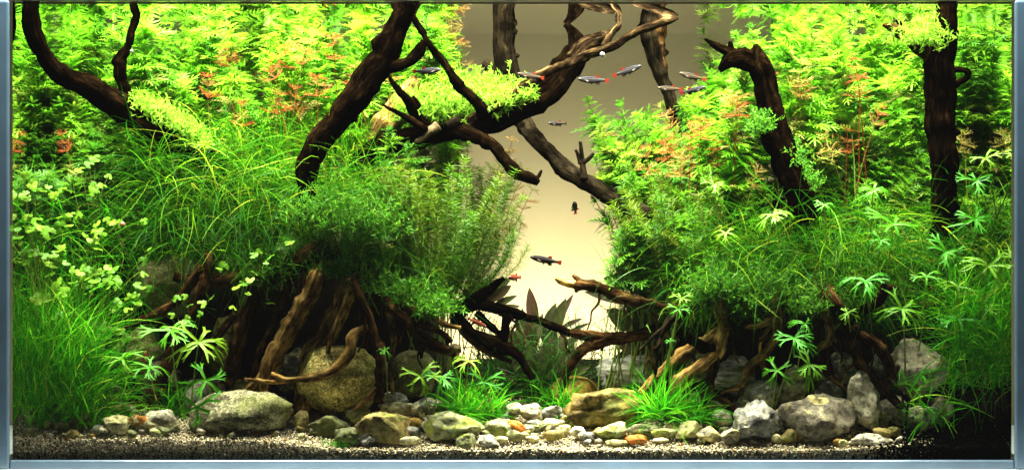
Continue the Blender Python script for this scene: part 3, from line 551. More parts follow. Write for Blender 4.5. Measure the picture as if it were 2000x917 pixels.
driftwood('crossed golden roots standing on the right centre stones', [
    ('root', [(1400, 540, 10, .14), (1401, 570, 10, .1), (1404, 600, 11), (1413, 632, 12), (1406, 662, 12), (1395, 690, 13), (1362, 716, 12), (1328, 742, 12), (1314, 768, 12), (1310, 792, 9)]),
    ('branch', [(1318, 634, 7), (1342, 658, 11), (1372, 674, 11), (1398, 684, 10)], 'wood_dark'), ('root', [(1330, 742, 8), (1380, 766, 9), (1436, 798, 6)], 'wood_brown'),
    ('root', [(1402, 688, 10), (1392, 720, 10), (1382, 765, 8), (1376, 806, 6)], 'wood_brown')], 0.07, 'wood_gold', 'root', RG)
driftwood('slanting brown root behind the crossed golden roots', [
    ('root', [(1420, 640, 10), (1380, 664, 12), (1348, 684, 13), (1310, 712, 12), (1272, 745, 10), (1248, 768, 7)]), ('branch', [(1300, 712, 9), (1312, 728, 9), (1324, 744, 8)])], 0.1, 'wood_gold', 'root', RG)
driftwood('thin greenish root arching down at the right valley edge', [
    ('root', [(1395, 588, 5), (1350, 605, 7), (1312, 624, 7), (1290, 655, 6), (1280, 692, 5), (1280, 730, 3)]), ('branch', [(1312, 626, 5), (1272, 662, 4), (1248, 684, 2)])], 0.08, 'wood_grey', 'root', RG)
driftwood('forked brown root bending left over the striated stone', [
    ('root', [(1508, 530, 11, .14), (1510, 565, 12, .11), (1512, 590, 12), (1517, 630, 12), (1515, 655, 10), (1498, 684, 10), (1474, 706, 10), (1456, 735, 9), (1444, 752, 7), (1408, 767, 3)]),
    ('twig', [(1510, 632, 4), (1488, 660, 4), (1482, 690, 4), (1478, 705, 4)]), ('twig', [(1488, 705, 5), (1498, 735, 4), (1500, 758, 3)]), ('stub', [(1514, 620, 9), (1485, 634, 7), (1455, 640, 3)])], 0.08, 'wood_gold', 'root', RG)
driftwood('upright root with a hooked fork above the right boulder', [
    ('root', [(1596, 525, 11, .14), (1600, 560, 12, .1), (1605, 585, 12), (1612, 612, 10), (1622, 640, 9), (1619, 665, 9), (1604, 676, 8), (1592, 685, 5)]), ('stub', [(1620, 660, 6), (1634, 666, 4)]),
    ('root', [(1616, 668, 8), (1617, 700, 10), (1622, 732, 9)], 'wood_brown'), ('root_tip', [(1622, 730, 6), (1642, 750, 5), (1665, 772, 2)]), ('twig', [(1608, 622, 6), (1592, 658, 6), (1572, 700, 4)], 'wood_brown')], 0.07, 'wood_gold', 'root', RG)
driftwood('long brown root sloping right past the upright white stone', [
    ('root', [(1600, 520, 13, .14), (1610, 555, 13, .09), (1620, 580, 14), (1640, 612, 14), (1658, 645, 13), (1668, 684, 11), (1692, 722, 10), (1730, 762, 11), (1762, 798, 7)]),
    ('twig', [(1632, 644, 5), (1660, 656, 6), (1698, 660, 4)], 'wood_grey'), ('branch', [(1650, 635, 10), (1688, 606, 10), (1718, 584, 10), (1729, 550, 6)], 'wood_dark'), ('twig', [(1722, 575, 6), (1738, 564, 6), (1752, 562, 3)])], 0.05, 'wood_brown', 'root', RG)
driftwood('short gnarled root with a star shaped end by the largest grey rock', [
    ('root', [(1640, 610, 9, .12), (1668, 640, 10, .07), (1690, 660, 10), (1712, 676, 11), (1728, 695, 12), (1738, 720, 10), (1740, 738, 8)]), ('root_tip', [(1738, 730, 7), (1750, 722, 5), (1756, 712, 3)]), ('root_tip', [(1738, 732, 6), (1752, 741, 3)]), ('root_tip', [(1734, 732, 6), (1728, 748, 2)]), ('stub', [(1712, 672, 6), (1722, 664, 4)])], 0.045, 'wood_brown', 'root', RG, .25)
# ------------------------------------------------------------------ strips: blades, needles, fronds
def strips(root, d0, length, droop, width, seg=5, twist=None, taper=0.15):
    """curved tapering ribbons; all arrays with one row per ribbon -> verts, quads"""
    n = len(root); d = d0/np.linalg.norm(d0, axis=1, keepdims=True)
    side = np.cross(d, RNG.normal(size=(n, 3))); side /= np.linalg.norm(side, axis=1, keepdims=True)+1e-9
    p = root.copy(); out = []; st_ = (length/seg)[:, None]; drp = droop if droop.ndim == 2 else np.stack([0*droop, 0*droop, -droop], 1)
    for k in range(seg+1):
        t = k/seg; wd = width*np.where(t < 0.5, 1.0, 1-(t-0.5)*2*(1-taper)) if np.isscalar(width) else width*(1.0 if t < 0.5 else 1-(t-0.5)*2*(1-taper))
        wd = np.broadcast_to(wd, (n,))[:, None]
        out += [p-side*wd/2, p+side*wd/2]
        d = d + drp/seg; d /= np.linalg.norm(d, axis=1, keepdims=True); p = p + d*st_
    V = np.stack(out, 1); m = 2*(seg+1)
    q = np.array([[2*k, 2*k+1, 2*k+3, 2*k+2] for k in range(seg)])
    F = q[None] + (np.arange(n)*m)[:, None, None]
    return V.reshape(-1, 3), F.reshape(-1, 4)
def join(parts):
    V, F, o_ = [], [], 0
    for v, f in parts: V.append(v); F.append(f+o_); o_ += len(v)
    return np.concatenate(V), np.concatenate(F)
def PV(px, py, d):
    s = (D+d)/D; return np.stack([(px-1000)*PX*s, d, ZC+(458.5-py)*PX*s], -1)
def clamp_box(v):
    v[:, 0] = np.clip(v[:, 0], -0.583, 0.583); v[:, 1] = np.clip(v[:, 1], 0.003, 0.365); v[:, 2] = np.minimum(v[:, 2], W_LEVEL-0.002); return v
def grass_zone(spec):
    """spec rows: n, (px0,px1), (py0,py1), (d0,d1), dir mean (x,y,z), spread, (len px), droop, width px"""
    parts = []
    for n, xr, yr, dr, dm, sp, lr, dp, wd in spec:
        px = RNG.uniform(*xr, n); py = RNG.uniform(*yr, n); d = RNG.uniform(*dr, n)
        r = PV(px, py, d); dirs = np.array(dm)[None] + RNG.normal(size=(n, 3))*sp
        ln = RNG.uniform(*lr, n)*PX; dd = np.stack([RNG.normal(size=n)*0.7, RNG.normal(size=n)*0.4, -RNG.uniform(0.4, 1.6, n)*dp], 1)
        parts.append(strips(r, dirs, ln, dd, RNG.uniform(0.55, 1.1, n)**1.0*np.where(RNG.uniform(size=n) < .12, 1.7, 1)*wd*PX, 6))
    v, f = join(parts); return clamp_box(v), f
def grass_obj(name, label, spec, mat='grass'):
    v, f = grass_zone(spec); o = link(name, mk_np(name, v, f, M[mat], True)); tag(o, label, 'grass', kind='stuff')
grass_obj('hair_grass', 'long green hair grass mound arching over the left hollow', [
    (1100, (270, 560), (290, 420), (.10, .18), (-.1, -.3, .75), .6, (70, 200), 1.2, 1.7),
    (1000, (480, 780), (330, 450), (.085, .17), (.15, -.3, .6), .6, (60, 190), 1.3, 1.7),
    (500, (430, 560), (470, 530), (.085, .15), (0, -.5, -.1), .6, (50, 130), .9, 1.7),
    (350, (820, 890), (500, 590), (.08, .15), (.1, -.4, -.1), .6, (40, 110), .8, 1.7),
    (1600, (300, 760), (400, 500), (.085, .17), (.0, -.5, .1), .65, (50, 150), 1.0, 1.7),
    (260, (620, 800), (420, 520), (.08, .18), (.5, -.4, .3), .6, (60, 140), 1.0, 1.7),
    (260, (280, 760), (300, 460), (.07, .14), (0, -.5, .7), .8, (120, 260), 1.6, 1.8),
    (400, (380, 720), (260, 330), (.13, .2), (0, -.4, 1), .4, (70, 150), 1.0, 1.7)])
grass_obj('hair_grass', 'dense upright grass filling the left front corner', [
    (1500, (45, 190), (660, 840), (.015, .12), (.1, -.1, 1), .35, (80, 210), .8, 2.0),
    (800, (60, 330), (400, 620), (.13, .18), (0, -.4, .8), .55, (80, 190), 1.1, 1.7),
    (260, (130, 260), (720, 820), (.03, .08), (.4, -.3, .8), .5, (50, 120), 1.0, 1.8)], 'grass_yellow')
grass_obj('hair_grass', 'green hair grass mound spreading below the right driftwood', [
    (1300, (1390, 1720), (455, 560), (.08, .17), (-.05, -.3, .6), .65, (70, 200), 1.2, 1.7),
    (900, (1300, 1700), (480, 570), (.09, .16), (-.1, -.5, .1), .65, (50, 150), 1.0, 1.7),
    (900, (1680, 1960), (420, 600), (.07, .17), (0, -.4, .6), .55, (80, 200), 1.1, 1.7),
    (260, (1340, 1940), (400, 560), (.07, .14), (0, -.5, .6), .8, (120, 260), 1.6, 1.8),
    (350, (1345, 1430), (560, 610), (.07, .12), (-.2, -.5, -.2), .6, (40, 100), .8, 1.7),
    (260, (1640, 1730), (580, 620), (.07, .12), (0, -.5, -.1), .6, (40, 110), .8, 1.7),
    (260, (1450, 1760), (540, 590), (.07, .13), (0, -.6, -.2), .6, (50, 120), .8, 1.7)])
grass_obj('hair_grass', 'grass hanging in the right front corner', [
    (900, (1850, 1965), (580, 760), (.03, .11), (-.05, -.3, .9), .5, (80, 180), 1.0, 2.0),
    (70, (1760, 1870), (740, 850), (.02, .06), (.1, -.3, .9), .5, (50, 120), 1.6, 2.6)], 'grass_yellow')
grass_obj('hair_grass', 'fine grass on the valley floor, coloured dim for lamp falloff', [
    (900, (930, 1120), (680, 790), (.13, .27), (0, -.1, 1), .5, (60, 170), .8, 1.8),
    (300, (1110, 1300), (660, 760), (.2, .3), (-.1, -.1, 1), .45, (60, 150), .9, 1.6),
    (200, (1200, 1400), (520, 640), (.1, .2), (-.5, -.3, .5), .5, (60, 160), 1.0, 1.7)], 'grass_shade_dim')
def tuft(px, py, d, n, ln, label, spread=.5, wd=2.4, dm=(0, -.1, 1)):
    r = np.tile(np.array(P(px, py, d)), (n, 1)) + RNG.normal(size=(n, 3))*np.array([14*PX, 10*PX, 2*PX])
    r0 = np.array(P(px, py, d)); dirs = np.array(dm)[None]+RNG.normal(size=(n, 3))*spread
    v, f = strips(r, dirs, RNG.uniform(.5, 1.1, n)*ln*PX, np.stack([RNG.normal(size=n)*.5, RNG.normal(size=n)*.3, -RNG.uniform(.2, 1.5, n)], 1), RNG.uniform(.7, 1.2, n)*wd*PX, 6)
    v = clamp_box(v)-r0; e = empty('grass_tuft', r0); tag(e, label, 'grass tuft', 'separate grass tufts among the stones')
    o = link('blades', mk_np('blades', v, f, M['grass_yellow'], True), e); o['kind'] = 'stuff'
tuft(905, 815, .07, 260, 110, 'thick grass tuft behind the large mossy rock', .55)
tuft(950, 810, .08, 120, 90, 'thin grass tuft right of the finger leaves at centre', .5)
tuft(1290, 815, .06, 240, 125, 'bright grass tuft in front of the crossed roots', .6)
tuft(1345, 825, .06, 160, 100, 'grass tuft at the foot of the crossed roots', .5)
tuft(1095, 800, .12, 60, 110, 'sparse grass tuft left of the orange brown boulder', .5)
tuft(340, 815, .09, 110, 110, 'sparse grass tuft beside the chalk white stone', .5)
tuft(190, 835, .04, 60, 80, 'small grass tuft below the white crusted stone', .6)
tuft(665, 872, .01, 60, 26, 'tiny algae tuft on gravel below the golden boulder', .5, 1.8)
tuft(1060, 790, .16, 90, 120, 'tall grass tuft in the valley under the long branch', .4)
# ------------------------------------------------------------------ moss
def moss(name, label, spots, n, size, mat):
    parts = []
    for (x0, y0, x1, y1, th, d, wgt) in spots:
        k = int(n*wgt); t = RNG.uniform(0, 1, k); px = x0+(x1-x0)*t+RNG.normal(size=k)*th*.5; py = y0+(y1-y0)*t-np.abs(RNG.normal(size=k))*th*.55+th*.3
        r = PV(px, py, d+RNG.normal(size=k)*.012); dirs = np.array([0, -.45, .7])[None]+RNG.normal(size=(k, 3))*.6
        ln = RNG.uniform(.5, 1.3, k)*size*PX
        parts.append(strips(r, dirs, ln, -RNG.uniform(-.6, .6, k), 1.6*PX, 3))
        dn = dirs/np.linalg.norm(dirs, axis=1, keepdims=True)
        for q in range(5):                               # side leaflets
            rr = r+dn*(ln*(.25+.17*q))[:, None]; d2 = dn*.7+RNG.normal(size=(k, 3))*.7
            parts.append(strips(rr, d2, RNG.uniform(.25, .5, k)*ln, np.zeros(k), 2.2*PX, 3))
    v, f = join(parts); o = link(name, mk_np(name, clamp_box(v), f, M[mat], True)); tag(o, label, 'moss', kind='stuff')
moss('moss', 'bright moss growing along the upper left driftwood limb', [(265, 205, 330, 235, 22, .125, .45), (320, 230, 400, 290, 26, .125, .55)], 900, 20, 'moss')
moss('moss', 'thick bright moss cushion on the central log', [(800, 225, 950, 215, 46, .165, .55), (860, 195, 980, 180, 40, .19, .3), (960, 205, 1030, 190, 22, .15, .15)], 3000, 24, 'moss')
moss('moss', 'moss tuft on the side stump of the tall right trunk', [(1775, 78, 1830, 80, 40, .08, 1)], 420, 22, 'moss')
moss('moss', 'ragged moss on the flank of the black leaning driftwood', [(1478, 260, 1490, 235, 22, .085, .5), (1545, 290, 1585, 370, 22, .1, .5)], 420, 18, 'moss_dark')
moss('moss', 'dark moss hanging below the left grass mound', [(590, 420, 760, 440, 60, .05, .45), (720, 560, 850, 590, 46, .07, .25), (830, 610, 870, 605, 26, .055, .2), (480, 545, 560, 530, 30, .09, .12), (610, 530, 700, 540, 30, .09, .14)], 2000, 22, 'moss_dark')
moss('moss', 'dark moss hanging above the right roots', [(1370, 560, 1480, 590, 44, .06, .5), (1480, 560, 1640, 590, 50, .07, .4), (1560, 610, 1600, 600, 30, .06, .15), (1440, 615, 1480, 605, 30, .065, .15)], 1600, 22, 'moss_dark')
# ------------------------------------------------------------------ stem plants
def leaf_pinnate(L_, w_, lobes=3):
    """one lobed feather leaf along +x, bending down"""
    v, f = [], []
    def z(x): return 0.10*L_*math.sin(x/L_*2.2) - 0.30*L_*(x/L_)**2.2
    for i in range(4):
        x = L_*i/3; hw = w_*.16*(1-.6*i/3)
        v += [(x, -hw, z(x)), (x, hw, z(x))]
        if i: a = 2*i; f.append((a-2, a, a+1, a-1))
    for k in range(lobes):
        x0 = L_*(.2+.75/lobes*k); ll = w_*(1.0-.15*k)
        for s_ in (-1, 1):
            a = len(v); dx = ll*.75; x1 = x0+dx
            v += [(x0-w_*.12, 0, z(x0)+.0002), (x0+dx*.35, s_*ll*.52, z(x0+dx*.4)+w_*.05), (x1, s_*ll*.86, z(min(x1, L_*1.1))), (x0+w_*.12, s_*w_*.06, z(x0)+.0002)]
            f.append((a, a+1, a+2, a+3) if s_ < 0 else (a+3, a+2, a+1, a))
    return v, f
def whorl_mesh(name, nleaf, L_, pitch, mat, rs, layers=1, lob=3, rise=.003):
    V, F = [], []
    for ly in range(layers):
        for k in range(nleaf):
            sc_ = rs.uniform(.65, 1.25)*((1-.24*ly) if rise < .006 else 1); v, f = leaf_pinnate(L_*sc_, L_*sc_*rs.uniform(.3, .48), lob)
            R = Matrix.Rotation(2*math.pi*(k+rs.uniform(-.25, .25)+.5*ly)/nleaf, 4, 'Z') @ Matrix.Rotation(-math.radians(pitch+(26*ly if rise < .006 else 6*ly)+rs.uniform(-26, 26)), 4, 'Y') @ Matrix.Rotation(rs.uniform(-.35, .35), 4, 'X')
            b = len(V); V += [R @ Vector(q) + Vector((0, 0, ly*rise)) for q in v]; F += [tuple(i+b for i in q) for q in f]
    return mk(name, V, F, mat)
prs = random.Random(3)
WH = {m: [whorl_mesh('leaf_whorl', prs.choice([5, 6, 7, 8]), prs.uniform(.018, .030), prs.uniform(5, 45), M[m], prs, 2, prs.choice([2, 3, 4, 4, 5]), .0085) for _ in range(14)] for m in ('stem_leaf', 'stem_leaf_deep', 'stem_leaf_old')}
RO = {m: [whorl_mesh('leaf_rosette', prs.choice([6, 7, 8]), prs.uniform(.017, .025), prs.uniform(15, 45), M[m], prs, 3, prs.choice([3, 4, 5]), .004) for _ in range(9)] for m in ('stem_leaf', 'stem_leaf_deep')}
def needle_whorl(name, n, L_, wd, pitch, mat, sub=False):
    parts = []
    an = 2*math.pi*(np.arange(n)+RNG.uniform(-.3, .3, n))/n; pt = np.radians(pitch+RNG.normal(size=n)*10)
    dr = np.stack([np.cos(an)*np.cos(pt), np.sin(an)*np.cos(pt), np.sin(pt)], 1); ln = L_*RNG.uniform(.75, 1.15, n)
    parts.append(strips(np.zeros((n, 3)), dr, ln, np.full(n, .15), wd, 3))
    if sub:
        for t in (.35, .55, .75):
            for s_ in (-1, 1):
                sd = np.cross(dr, np.array([0, 0, 1.])[None]); d2 = dr*.8+sd*s_*.7+RNG.normal(size=(n, 3))*.15
                parts.append(strips(dr*(ln*t)[:, None], d2, ln*.35, np.zeros(n), wd*.8, 3))
    v, f = join(parts); return mk_np(name, v, f, M[mat], False)
NW = {m: [needle_whorl('leaf_whorl', 9, .0165, .0007, pi_, m, True) for pi_ in (10, 22, 35)] for m in ('red_leaf', 'brown_leaf')}
def stem_curve(base, top, bend):
    a, b = Vector(base), Vector(top); mid = (a+b)/2 + Vector((bend[0], bend[1], 0))
    return lambda t: a*(1-t)**2 + mid*2*t*(1-t) + b*t*t
def tube(fn, r, n=5, seg=8, org=Vector(), taper=.5):
    V, F = [], []
    for i in range(seg+1):
        t = i/seg; p = fn(t)-org; q = (fn(min(1, t+.02))-fn(max(0, t-.02))).normalized(); a = q.orthogonal().normalized(); b = q.cross(a); rr = r*(1-(1-taper)*t)
        for k in range(n): V.append(p+(a*math.cos(2*math.pi*k/n)+b*math.sin(2*math.pi*k/n))*rr)
        if i:
            for k in range(n): c = (i-1)*n; F.append((c+k, c+(k+1) % n, c+n+(k+1) % n, c+n+k))
    return V, F
def place_plant(name, label, cat, group, top, base, nwh, gap, pool, tops, size, rstem, stem_mat='stem', bend=.028):
    e = empty(name, base); tag(e, label, cat, group)
    fn = stem_curve(base, top, (prs.uniform(-bend, bend), prs.uniform(-bend, bend))); Lg = (Vector(top)-Vector(base)).length
    V, F = tube(fn, rstem, org=Vector(base)); link('stem', mk('stem', V, F, M[stem_mat]), e)
    for k in range(nwh):
        t = 1-((k+prs.uniform(-.25, .25)*(k > 0))*gap)/Lg
        if t < .06: break
        p = fn(t)-Vector(base); tg = (fn(min(1, t+.03))-fn(max(0, t-.03))).normalized()
        me = prs.choice(tops if (k == 0 and tops) else (WH['stem_leaf_old'] if tops and prs.random() < .07+.02*k else pool)); o = link(me.name.split('.')[0], me, e)
        o.location = p; o.rotation_mode = 'QUATERNION'
        tg = (tg+Vector((prs.uniform(-.4, .4), prs.uniform(-.5, .3), 0))).normalized(); o.rotation_quaternion = Vector((0, 0, 1)).rotation_difference(tg) @ Matrix.Rotation(prs.uniform(0, 6.28), 3, 'Z').to_quaternion()
        f_ = size*prs.uniform(.82, 1.18)*(.72 if k == 0 else (.9 if k == 1 else 1)); o.scale = (f_, f_, f_)
    return e
def stem_at(px, py, d, kind, name, label, cat, group, nwh=7, gap=.0165, size=1.0, lean=0):
    top = P(px, py, d); top.z = min(top.z, W_LEVEL-.004); top.x = max(-.572, min(.572, top.x))
    bx = max(-.57, min(.57, top.x+lean+prs.uniform(-.05, .05)*(lean == 0))); by = max(.18, min(.355, d+prs.uniform(-.02, .02))); base = Vector((bx, by, ground(bx, by)-.004))
    if base.z > top.z-.05: base.z = top.z-.05
    if kind in ('red_leaf', 'brown_leaf'): place_plant(name, label, cat, group, top, base, nwh, gap, NW[kind], None, size, .0008, kind)
    else: place_plant(name, label, cat, group, top, base, nwh, gap, WH[kind], RO[kind], size, .0011)
def interp(x, t):
    for (a, b), (c, d_) in zip(t, t[1:]):
        if a <= x <= c: return b+(d_-b)*(x-a)/(c-a)
    return t[-1][1]
LT = [(20, 22), (700, 22), (800, 40), (880, 60), (920, 110)]
cnt = 0
def thick(n, x0, x1, prof, depths, spread, group, label, deep, lean=0):
    for i in range(n):
        px = x0+(x1-x0)*((i*0.6180339)%1); q = prs.random(); d = depths[0]+(depths[1]-depths[0])*q
        row = interp(px, prof); py = max(row, 461-450.5/(1+d/D)) + (prs.uniform(0, 26) if prs.random() < .42 else spread*(1-q)*prs.uniform(.3, 1.1)+prs.uniform(0, 40))
        stem_at(px, py, d, 'stem_leaf_deep' if prs.random() < deep else 'stem_leaf', 'stem_plant', f"{label}, {height(py)} {where(px)}", 'stem plant', group, 10, prs.uniform(.013, .021), prs.uniform(.65, 1.3), lean)
thick(125, 60, 905, LT, (.17, .35), 190, 'feathery stem plants of the left thicket', 'bright green feathery stem plant', .18)
RT = [(1130, 235), (1180, 225), (1230, 220), (1300, 240), (1340, 195), (1400, 130), (1450, 60), (1500, 22), (1975, 22)]
thick(95, 1330, 1940, RT, (.16, .35), 210, 'feathery stem plants of the right thicket', 'bright green feathery stem plant', .2)
thick(20, 1165, 1340, RT, (.18, .27), 120, 'feathery stem plants at the valley edge', 'green feathery stem plant leaning left', .6, .1)
for (px, py, d) in [(1150, 205, .24), (1215, 210, .24), (1262, 232, .22), (1165, 320, .19), (1190, 290, .2), (1240, 260, .2), (1375, 25, .33), (1228, 385, .17), (1165, 395, .17)]:
    stem_at(px, py, d, 'stem_leaf_deep', 'stem_plant', f'lone green feathery stem leaning left, {height(py)} {where(px)}', 'stem plant', 'feathery stem plants at the valley edge', 6, .018, .9, .08)
def low(n, x0, x1, y0, y1, d0, d1, label, group):
    for i in range(n):
        px = x0+(x1-x0)*((i*.6180339+.3) % 1); q = prs.random()
        stem_at(px, y0+(y1-y0)*q, d1+(d0-d1)*q, 'stem_leaf_deep', 'stem_plant', f"{label}, {where(px)}", 'stem plant', group, 6, prs.uniform(.014, .019), prs.uniform(.7, 1.1))
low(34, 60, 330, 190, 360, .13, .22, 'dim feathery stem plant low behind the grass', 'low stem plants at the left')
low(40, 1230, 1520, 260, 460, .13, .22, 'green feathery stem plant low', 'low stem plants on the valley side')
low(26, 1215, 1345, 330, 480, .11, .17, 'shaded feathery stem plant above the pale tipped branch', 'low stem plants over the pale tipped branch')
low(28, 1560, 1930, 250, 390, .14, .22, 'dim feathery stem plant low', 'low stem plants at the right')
for (px, py, d) in [(600, 400, .045), (650, 430, .045), (700, 415, .04), (740, 450, .04), (560, 470, .05), (760, 262, .11), (800, 290, .11)]:
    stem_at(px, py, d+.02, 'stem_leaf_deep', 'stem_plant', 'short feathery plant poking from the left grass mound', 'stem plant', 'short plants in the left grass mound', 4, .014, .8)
for (px, py) in [(405, 150), (555, 90), (600, 85), (650, 75), (575, 175), (545, 185), (620, 150), (690, 130), (445, 95), (530, 120), (120, 262), (840, 60), (880, 50), (905, 90), (830, 40), (470, 205), (770, 120)]:
    stem_at(px, py, prs.uniform(.13, .17) if px < 800 else .26, 'red_leaf' if px < 800 else 'brown_leaf', 'red_stem_plant', f'reddish fine leaved stem, {height(py)} {where(px)}', 'stem plant', 'reddish stem plants of the left thicket', 3, .012, prs.uniform(.9, 1.4))
for (px, py) in [(1670, 115), (1680, 150), (1565, 125), (1505, 130), (1570, 160), (1655, 255), (1610, 270), (1430, 185), (1370, 235), (1350, 255), (1440, 190), (1885, 263), (1300, 275), (1260, 290), (1400, 280), (1330, 310), (1720, 210), (1480, 335)]:
    stem_at(px, py, prs.uniform(.12, .16), prs.choice(['red_leaf', 'red_leaf', 'brown_leaf']), 'red_stem_plant', f'reddish fine leaved stem, {height(py)} {where(px)}', 'stem plant', 'reddish stem plants of the right thicket', 3, .012, prs.uniform(.9, 1.4))
for (px, py) in [(1180, 250), (1210, 265), (1165, 345), (1290, 210), (1040, 370), (1000, 275), (985, 300), (1020, 330)]:
    stem_at(px, py, prs.uniform(.19, .23), 'brown_leaf', 'red_stem_plant', f'thin brown fine leaved stem, {height(py)} {where(px)}', 'stem plant', 'brown stems at the valley edges', 8, .014, 1, .08 if px > 1100 else -.09)
# feathery needle plants that wall the valley
def needle_plant_mesh(L_, rs):
    fn = stem_curve((0, 0, 0), (L_*.12, 0, L_), (rs.uniform(-.015, .03), rs.uniform(-.02, .02)))
    V, F = tube(fn, .0008, 4, 10); nodes = int(L_/.0042); rt, dr = [], []
    for i in range(nodes):
        t = .12+.88*i/nodes; p = fn(t)
        for k in range(5):
            a = 2*math.pi*k/5+i*1.1+rs.uniform(-.3, .3); rt.append(p[:]); dr.append((math.cos(a), math.sin(a), rs.uniform(.25, .9)))
    rt, dr = np.array(rt), np.array(dr); v, f = strips(rt, dr, RNG.uniform(.007, .013, len(rt)), np.full(len(rt), .2), .0009, 2)
    return mk('stem', V, F, M['stem']), mk_np('needles', v, f, M['needle'], False)
NP_ = [needle_plant_mesh(.2, prs) for _ in range(7)]
def needle_plant(tip, base, label, group):
    e = empty('needle_plant', base); tag(e, label, 'stem plant', group)
    sm, nm = prs.choice(NP_); v = Vector(tip)-Vector(base); q = Vector((.12, 0, 1)).normalized().rotation_difference(v.normalized())
    for me, nme in ((sm, 'stem'), (nm, 'needles')):
        o = link(nme, me, e); o.rotation_mode = 'QUATERNION'; o.rotation_quaternion = q; sc_ = v.length/.2; o.scale = (1, 1, sc_)
        if nme == 'needles': o['kind'] = 'stuff'
for i in range(140):
    t = prs.random(); u = prs.random(); d = prs.uniform(.06, .22); tip = P(700+300*t+prs.uniform(-20, 20), 300+170*u*(.3+.7*t)+40*abs(t-.5), d); base = P(760+150*t, 570+20*u, min(.2, d+.03))
    needle_plant(tip, base, f"needle leaved plant {'near' if d < .12 else 'deep'} in left valley wall, {'by the log' if u < .35 else 'half way down' if u < .7 else 'low'} {'at the open edge' if t > .75 else 'in the middle' if t > .4 else 'beside the mound'}"[:118], 'needle plants on the left of the valley')
for i in range(85):
    t = prs.random(); u = prs.random(); d = prs.uniform(.09, .22); tip = P(1375-195*t+prs.uniform(-20, 20), 320+170*u-20*t, d); base = P(1400-120*t, 615, min(.2, d+.03))
    needle_plant(tip, base, f"needle leaved plant {'near' if d < .18 else 'deep'} in the right valley wall, {'high' if u < .4 else 'low'} {'at the open edge' if t > .6 else 'beside the mound'}", 'needle plants on the right of the valley')
# ------------------------------------------------------------------ finger leaf plants
def finger_mesh(rs):
    V, F = [], []
    def strip(p0, a, L_, w0, w1, z0, slope, curl, bend, seg=3):
        """a leaf finger folded along its midrib; returns its end, height, slope and heading"""
        b = len(V); x, y, z_ = p0[0], p0[1], z0; h = L_/seg
        for i in range(seg+1):
            w_ = (w0+(w1-w0)*(i/seg))/2; sx, sy = -math.sin(a), math.cos(a)
            V.append((x-sx*w_, y-sy*w_, z_+w_*.35)); V.append((x, y, z_)); V.append((x+sx*w_, y+sy*w_, z_+w_*.35))
            if i: q = b+3*i; F.append((q-3, q, q+1, q-2)); F.append((q-2, q+1, q+2, q-1))
            if i < seg: x += math.cos(a)*h; y += math.sin(a)*h; z_ += slope*h; slope -= curl*h*3; a += bend/seg
        return (x, y), z_, slope, a
    nf = rs.choice([5, 5, 6, 7])
    for k in range(nf):
        a = math.radians(-132+264*k/(nf-1)+rs.uniform(-12, 12)); L1 = .42*rs.uniform(.7, 1.2); bd = rs.uniform(-.3, .3); cu = rs.uniform(.1, .9)
        p, z_, sl, a2 = strip((0, 0), a, L1, .075, .12, 0, rs.uniform(.1, .5), cu, bd)
        for da in ((-.55, .02, .5) if rs.random() < .6 else (-.4, .36)):
            p2, z2, s2, a3 = strip(p, a2+da, L1*rs.uniform(.5, .9), .09, .07, z_, sl, cu, rs.uniform(-.3, .3))
            for e_ in ((-.36, .34) if rs.random() < .8 else (0,)): strip(p2, a3+e_, L1*rs.uniform(.3, .5), .06, .015, z2, s2, cu, rs.uniform(-.3, .3), 2)
    return mk('leaf_blade', V, F, M['finger'], True)
FM = [finger_mesh(prs) for _ in range(14)]
def finger_plant(px, py, r, d, label, tilt=None, base=None):
    c = P(px, py, d); s = r*1.12*S(d)
    b = P(*base) if base else Vector((c.x+prs.uniform(-.02, .02), min(.16, d+.05), max(ground(c.x, d+.04), c.z-.09)))
    e = empty('finger_leaf_plant', b); c.x = max(-.565, min(.565, c.x)); tag(e, label, 'water plant', 'finger leaved plants')
    fn = stem_curve(b, c, (0, -.015)); V, F = tube(fn, .0012, org=b); link('leaf_stalk', mk('leaf_stalk', V, F, M['stem']), e)
    o = link('leaf_blade', prs.choice(FM), e, c-b); o.scale = (s, s, s)
    ti = math.radians(prs.uniform(28, 62) if tilt is None else tilt)
    o.rotation_euler = (Matrix.Rotation(ti, 3, 'X') @ Matrix.Rotation(prs.uniform(-.3, .3), 3, 'Y') @ Matrix.Rotation(-math.pi/2+prs.uniform(-.7, .7), 3, 'Z')).to_euler()
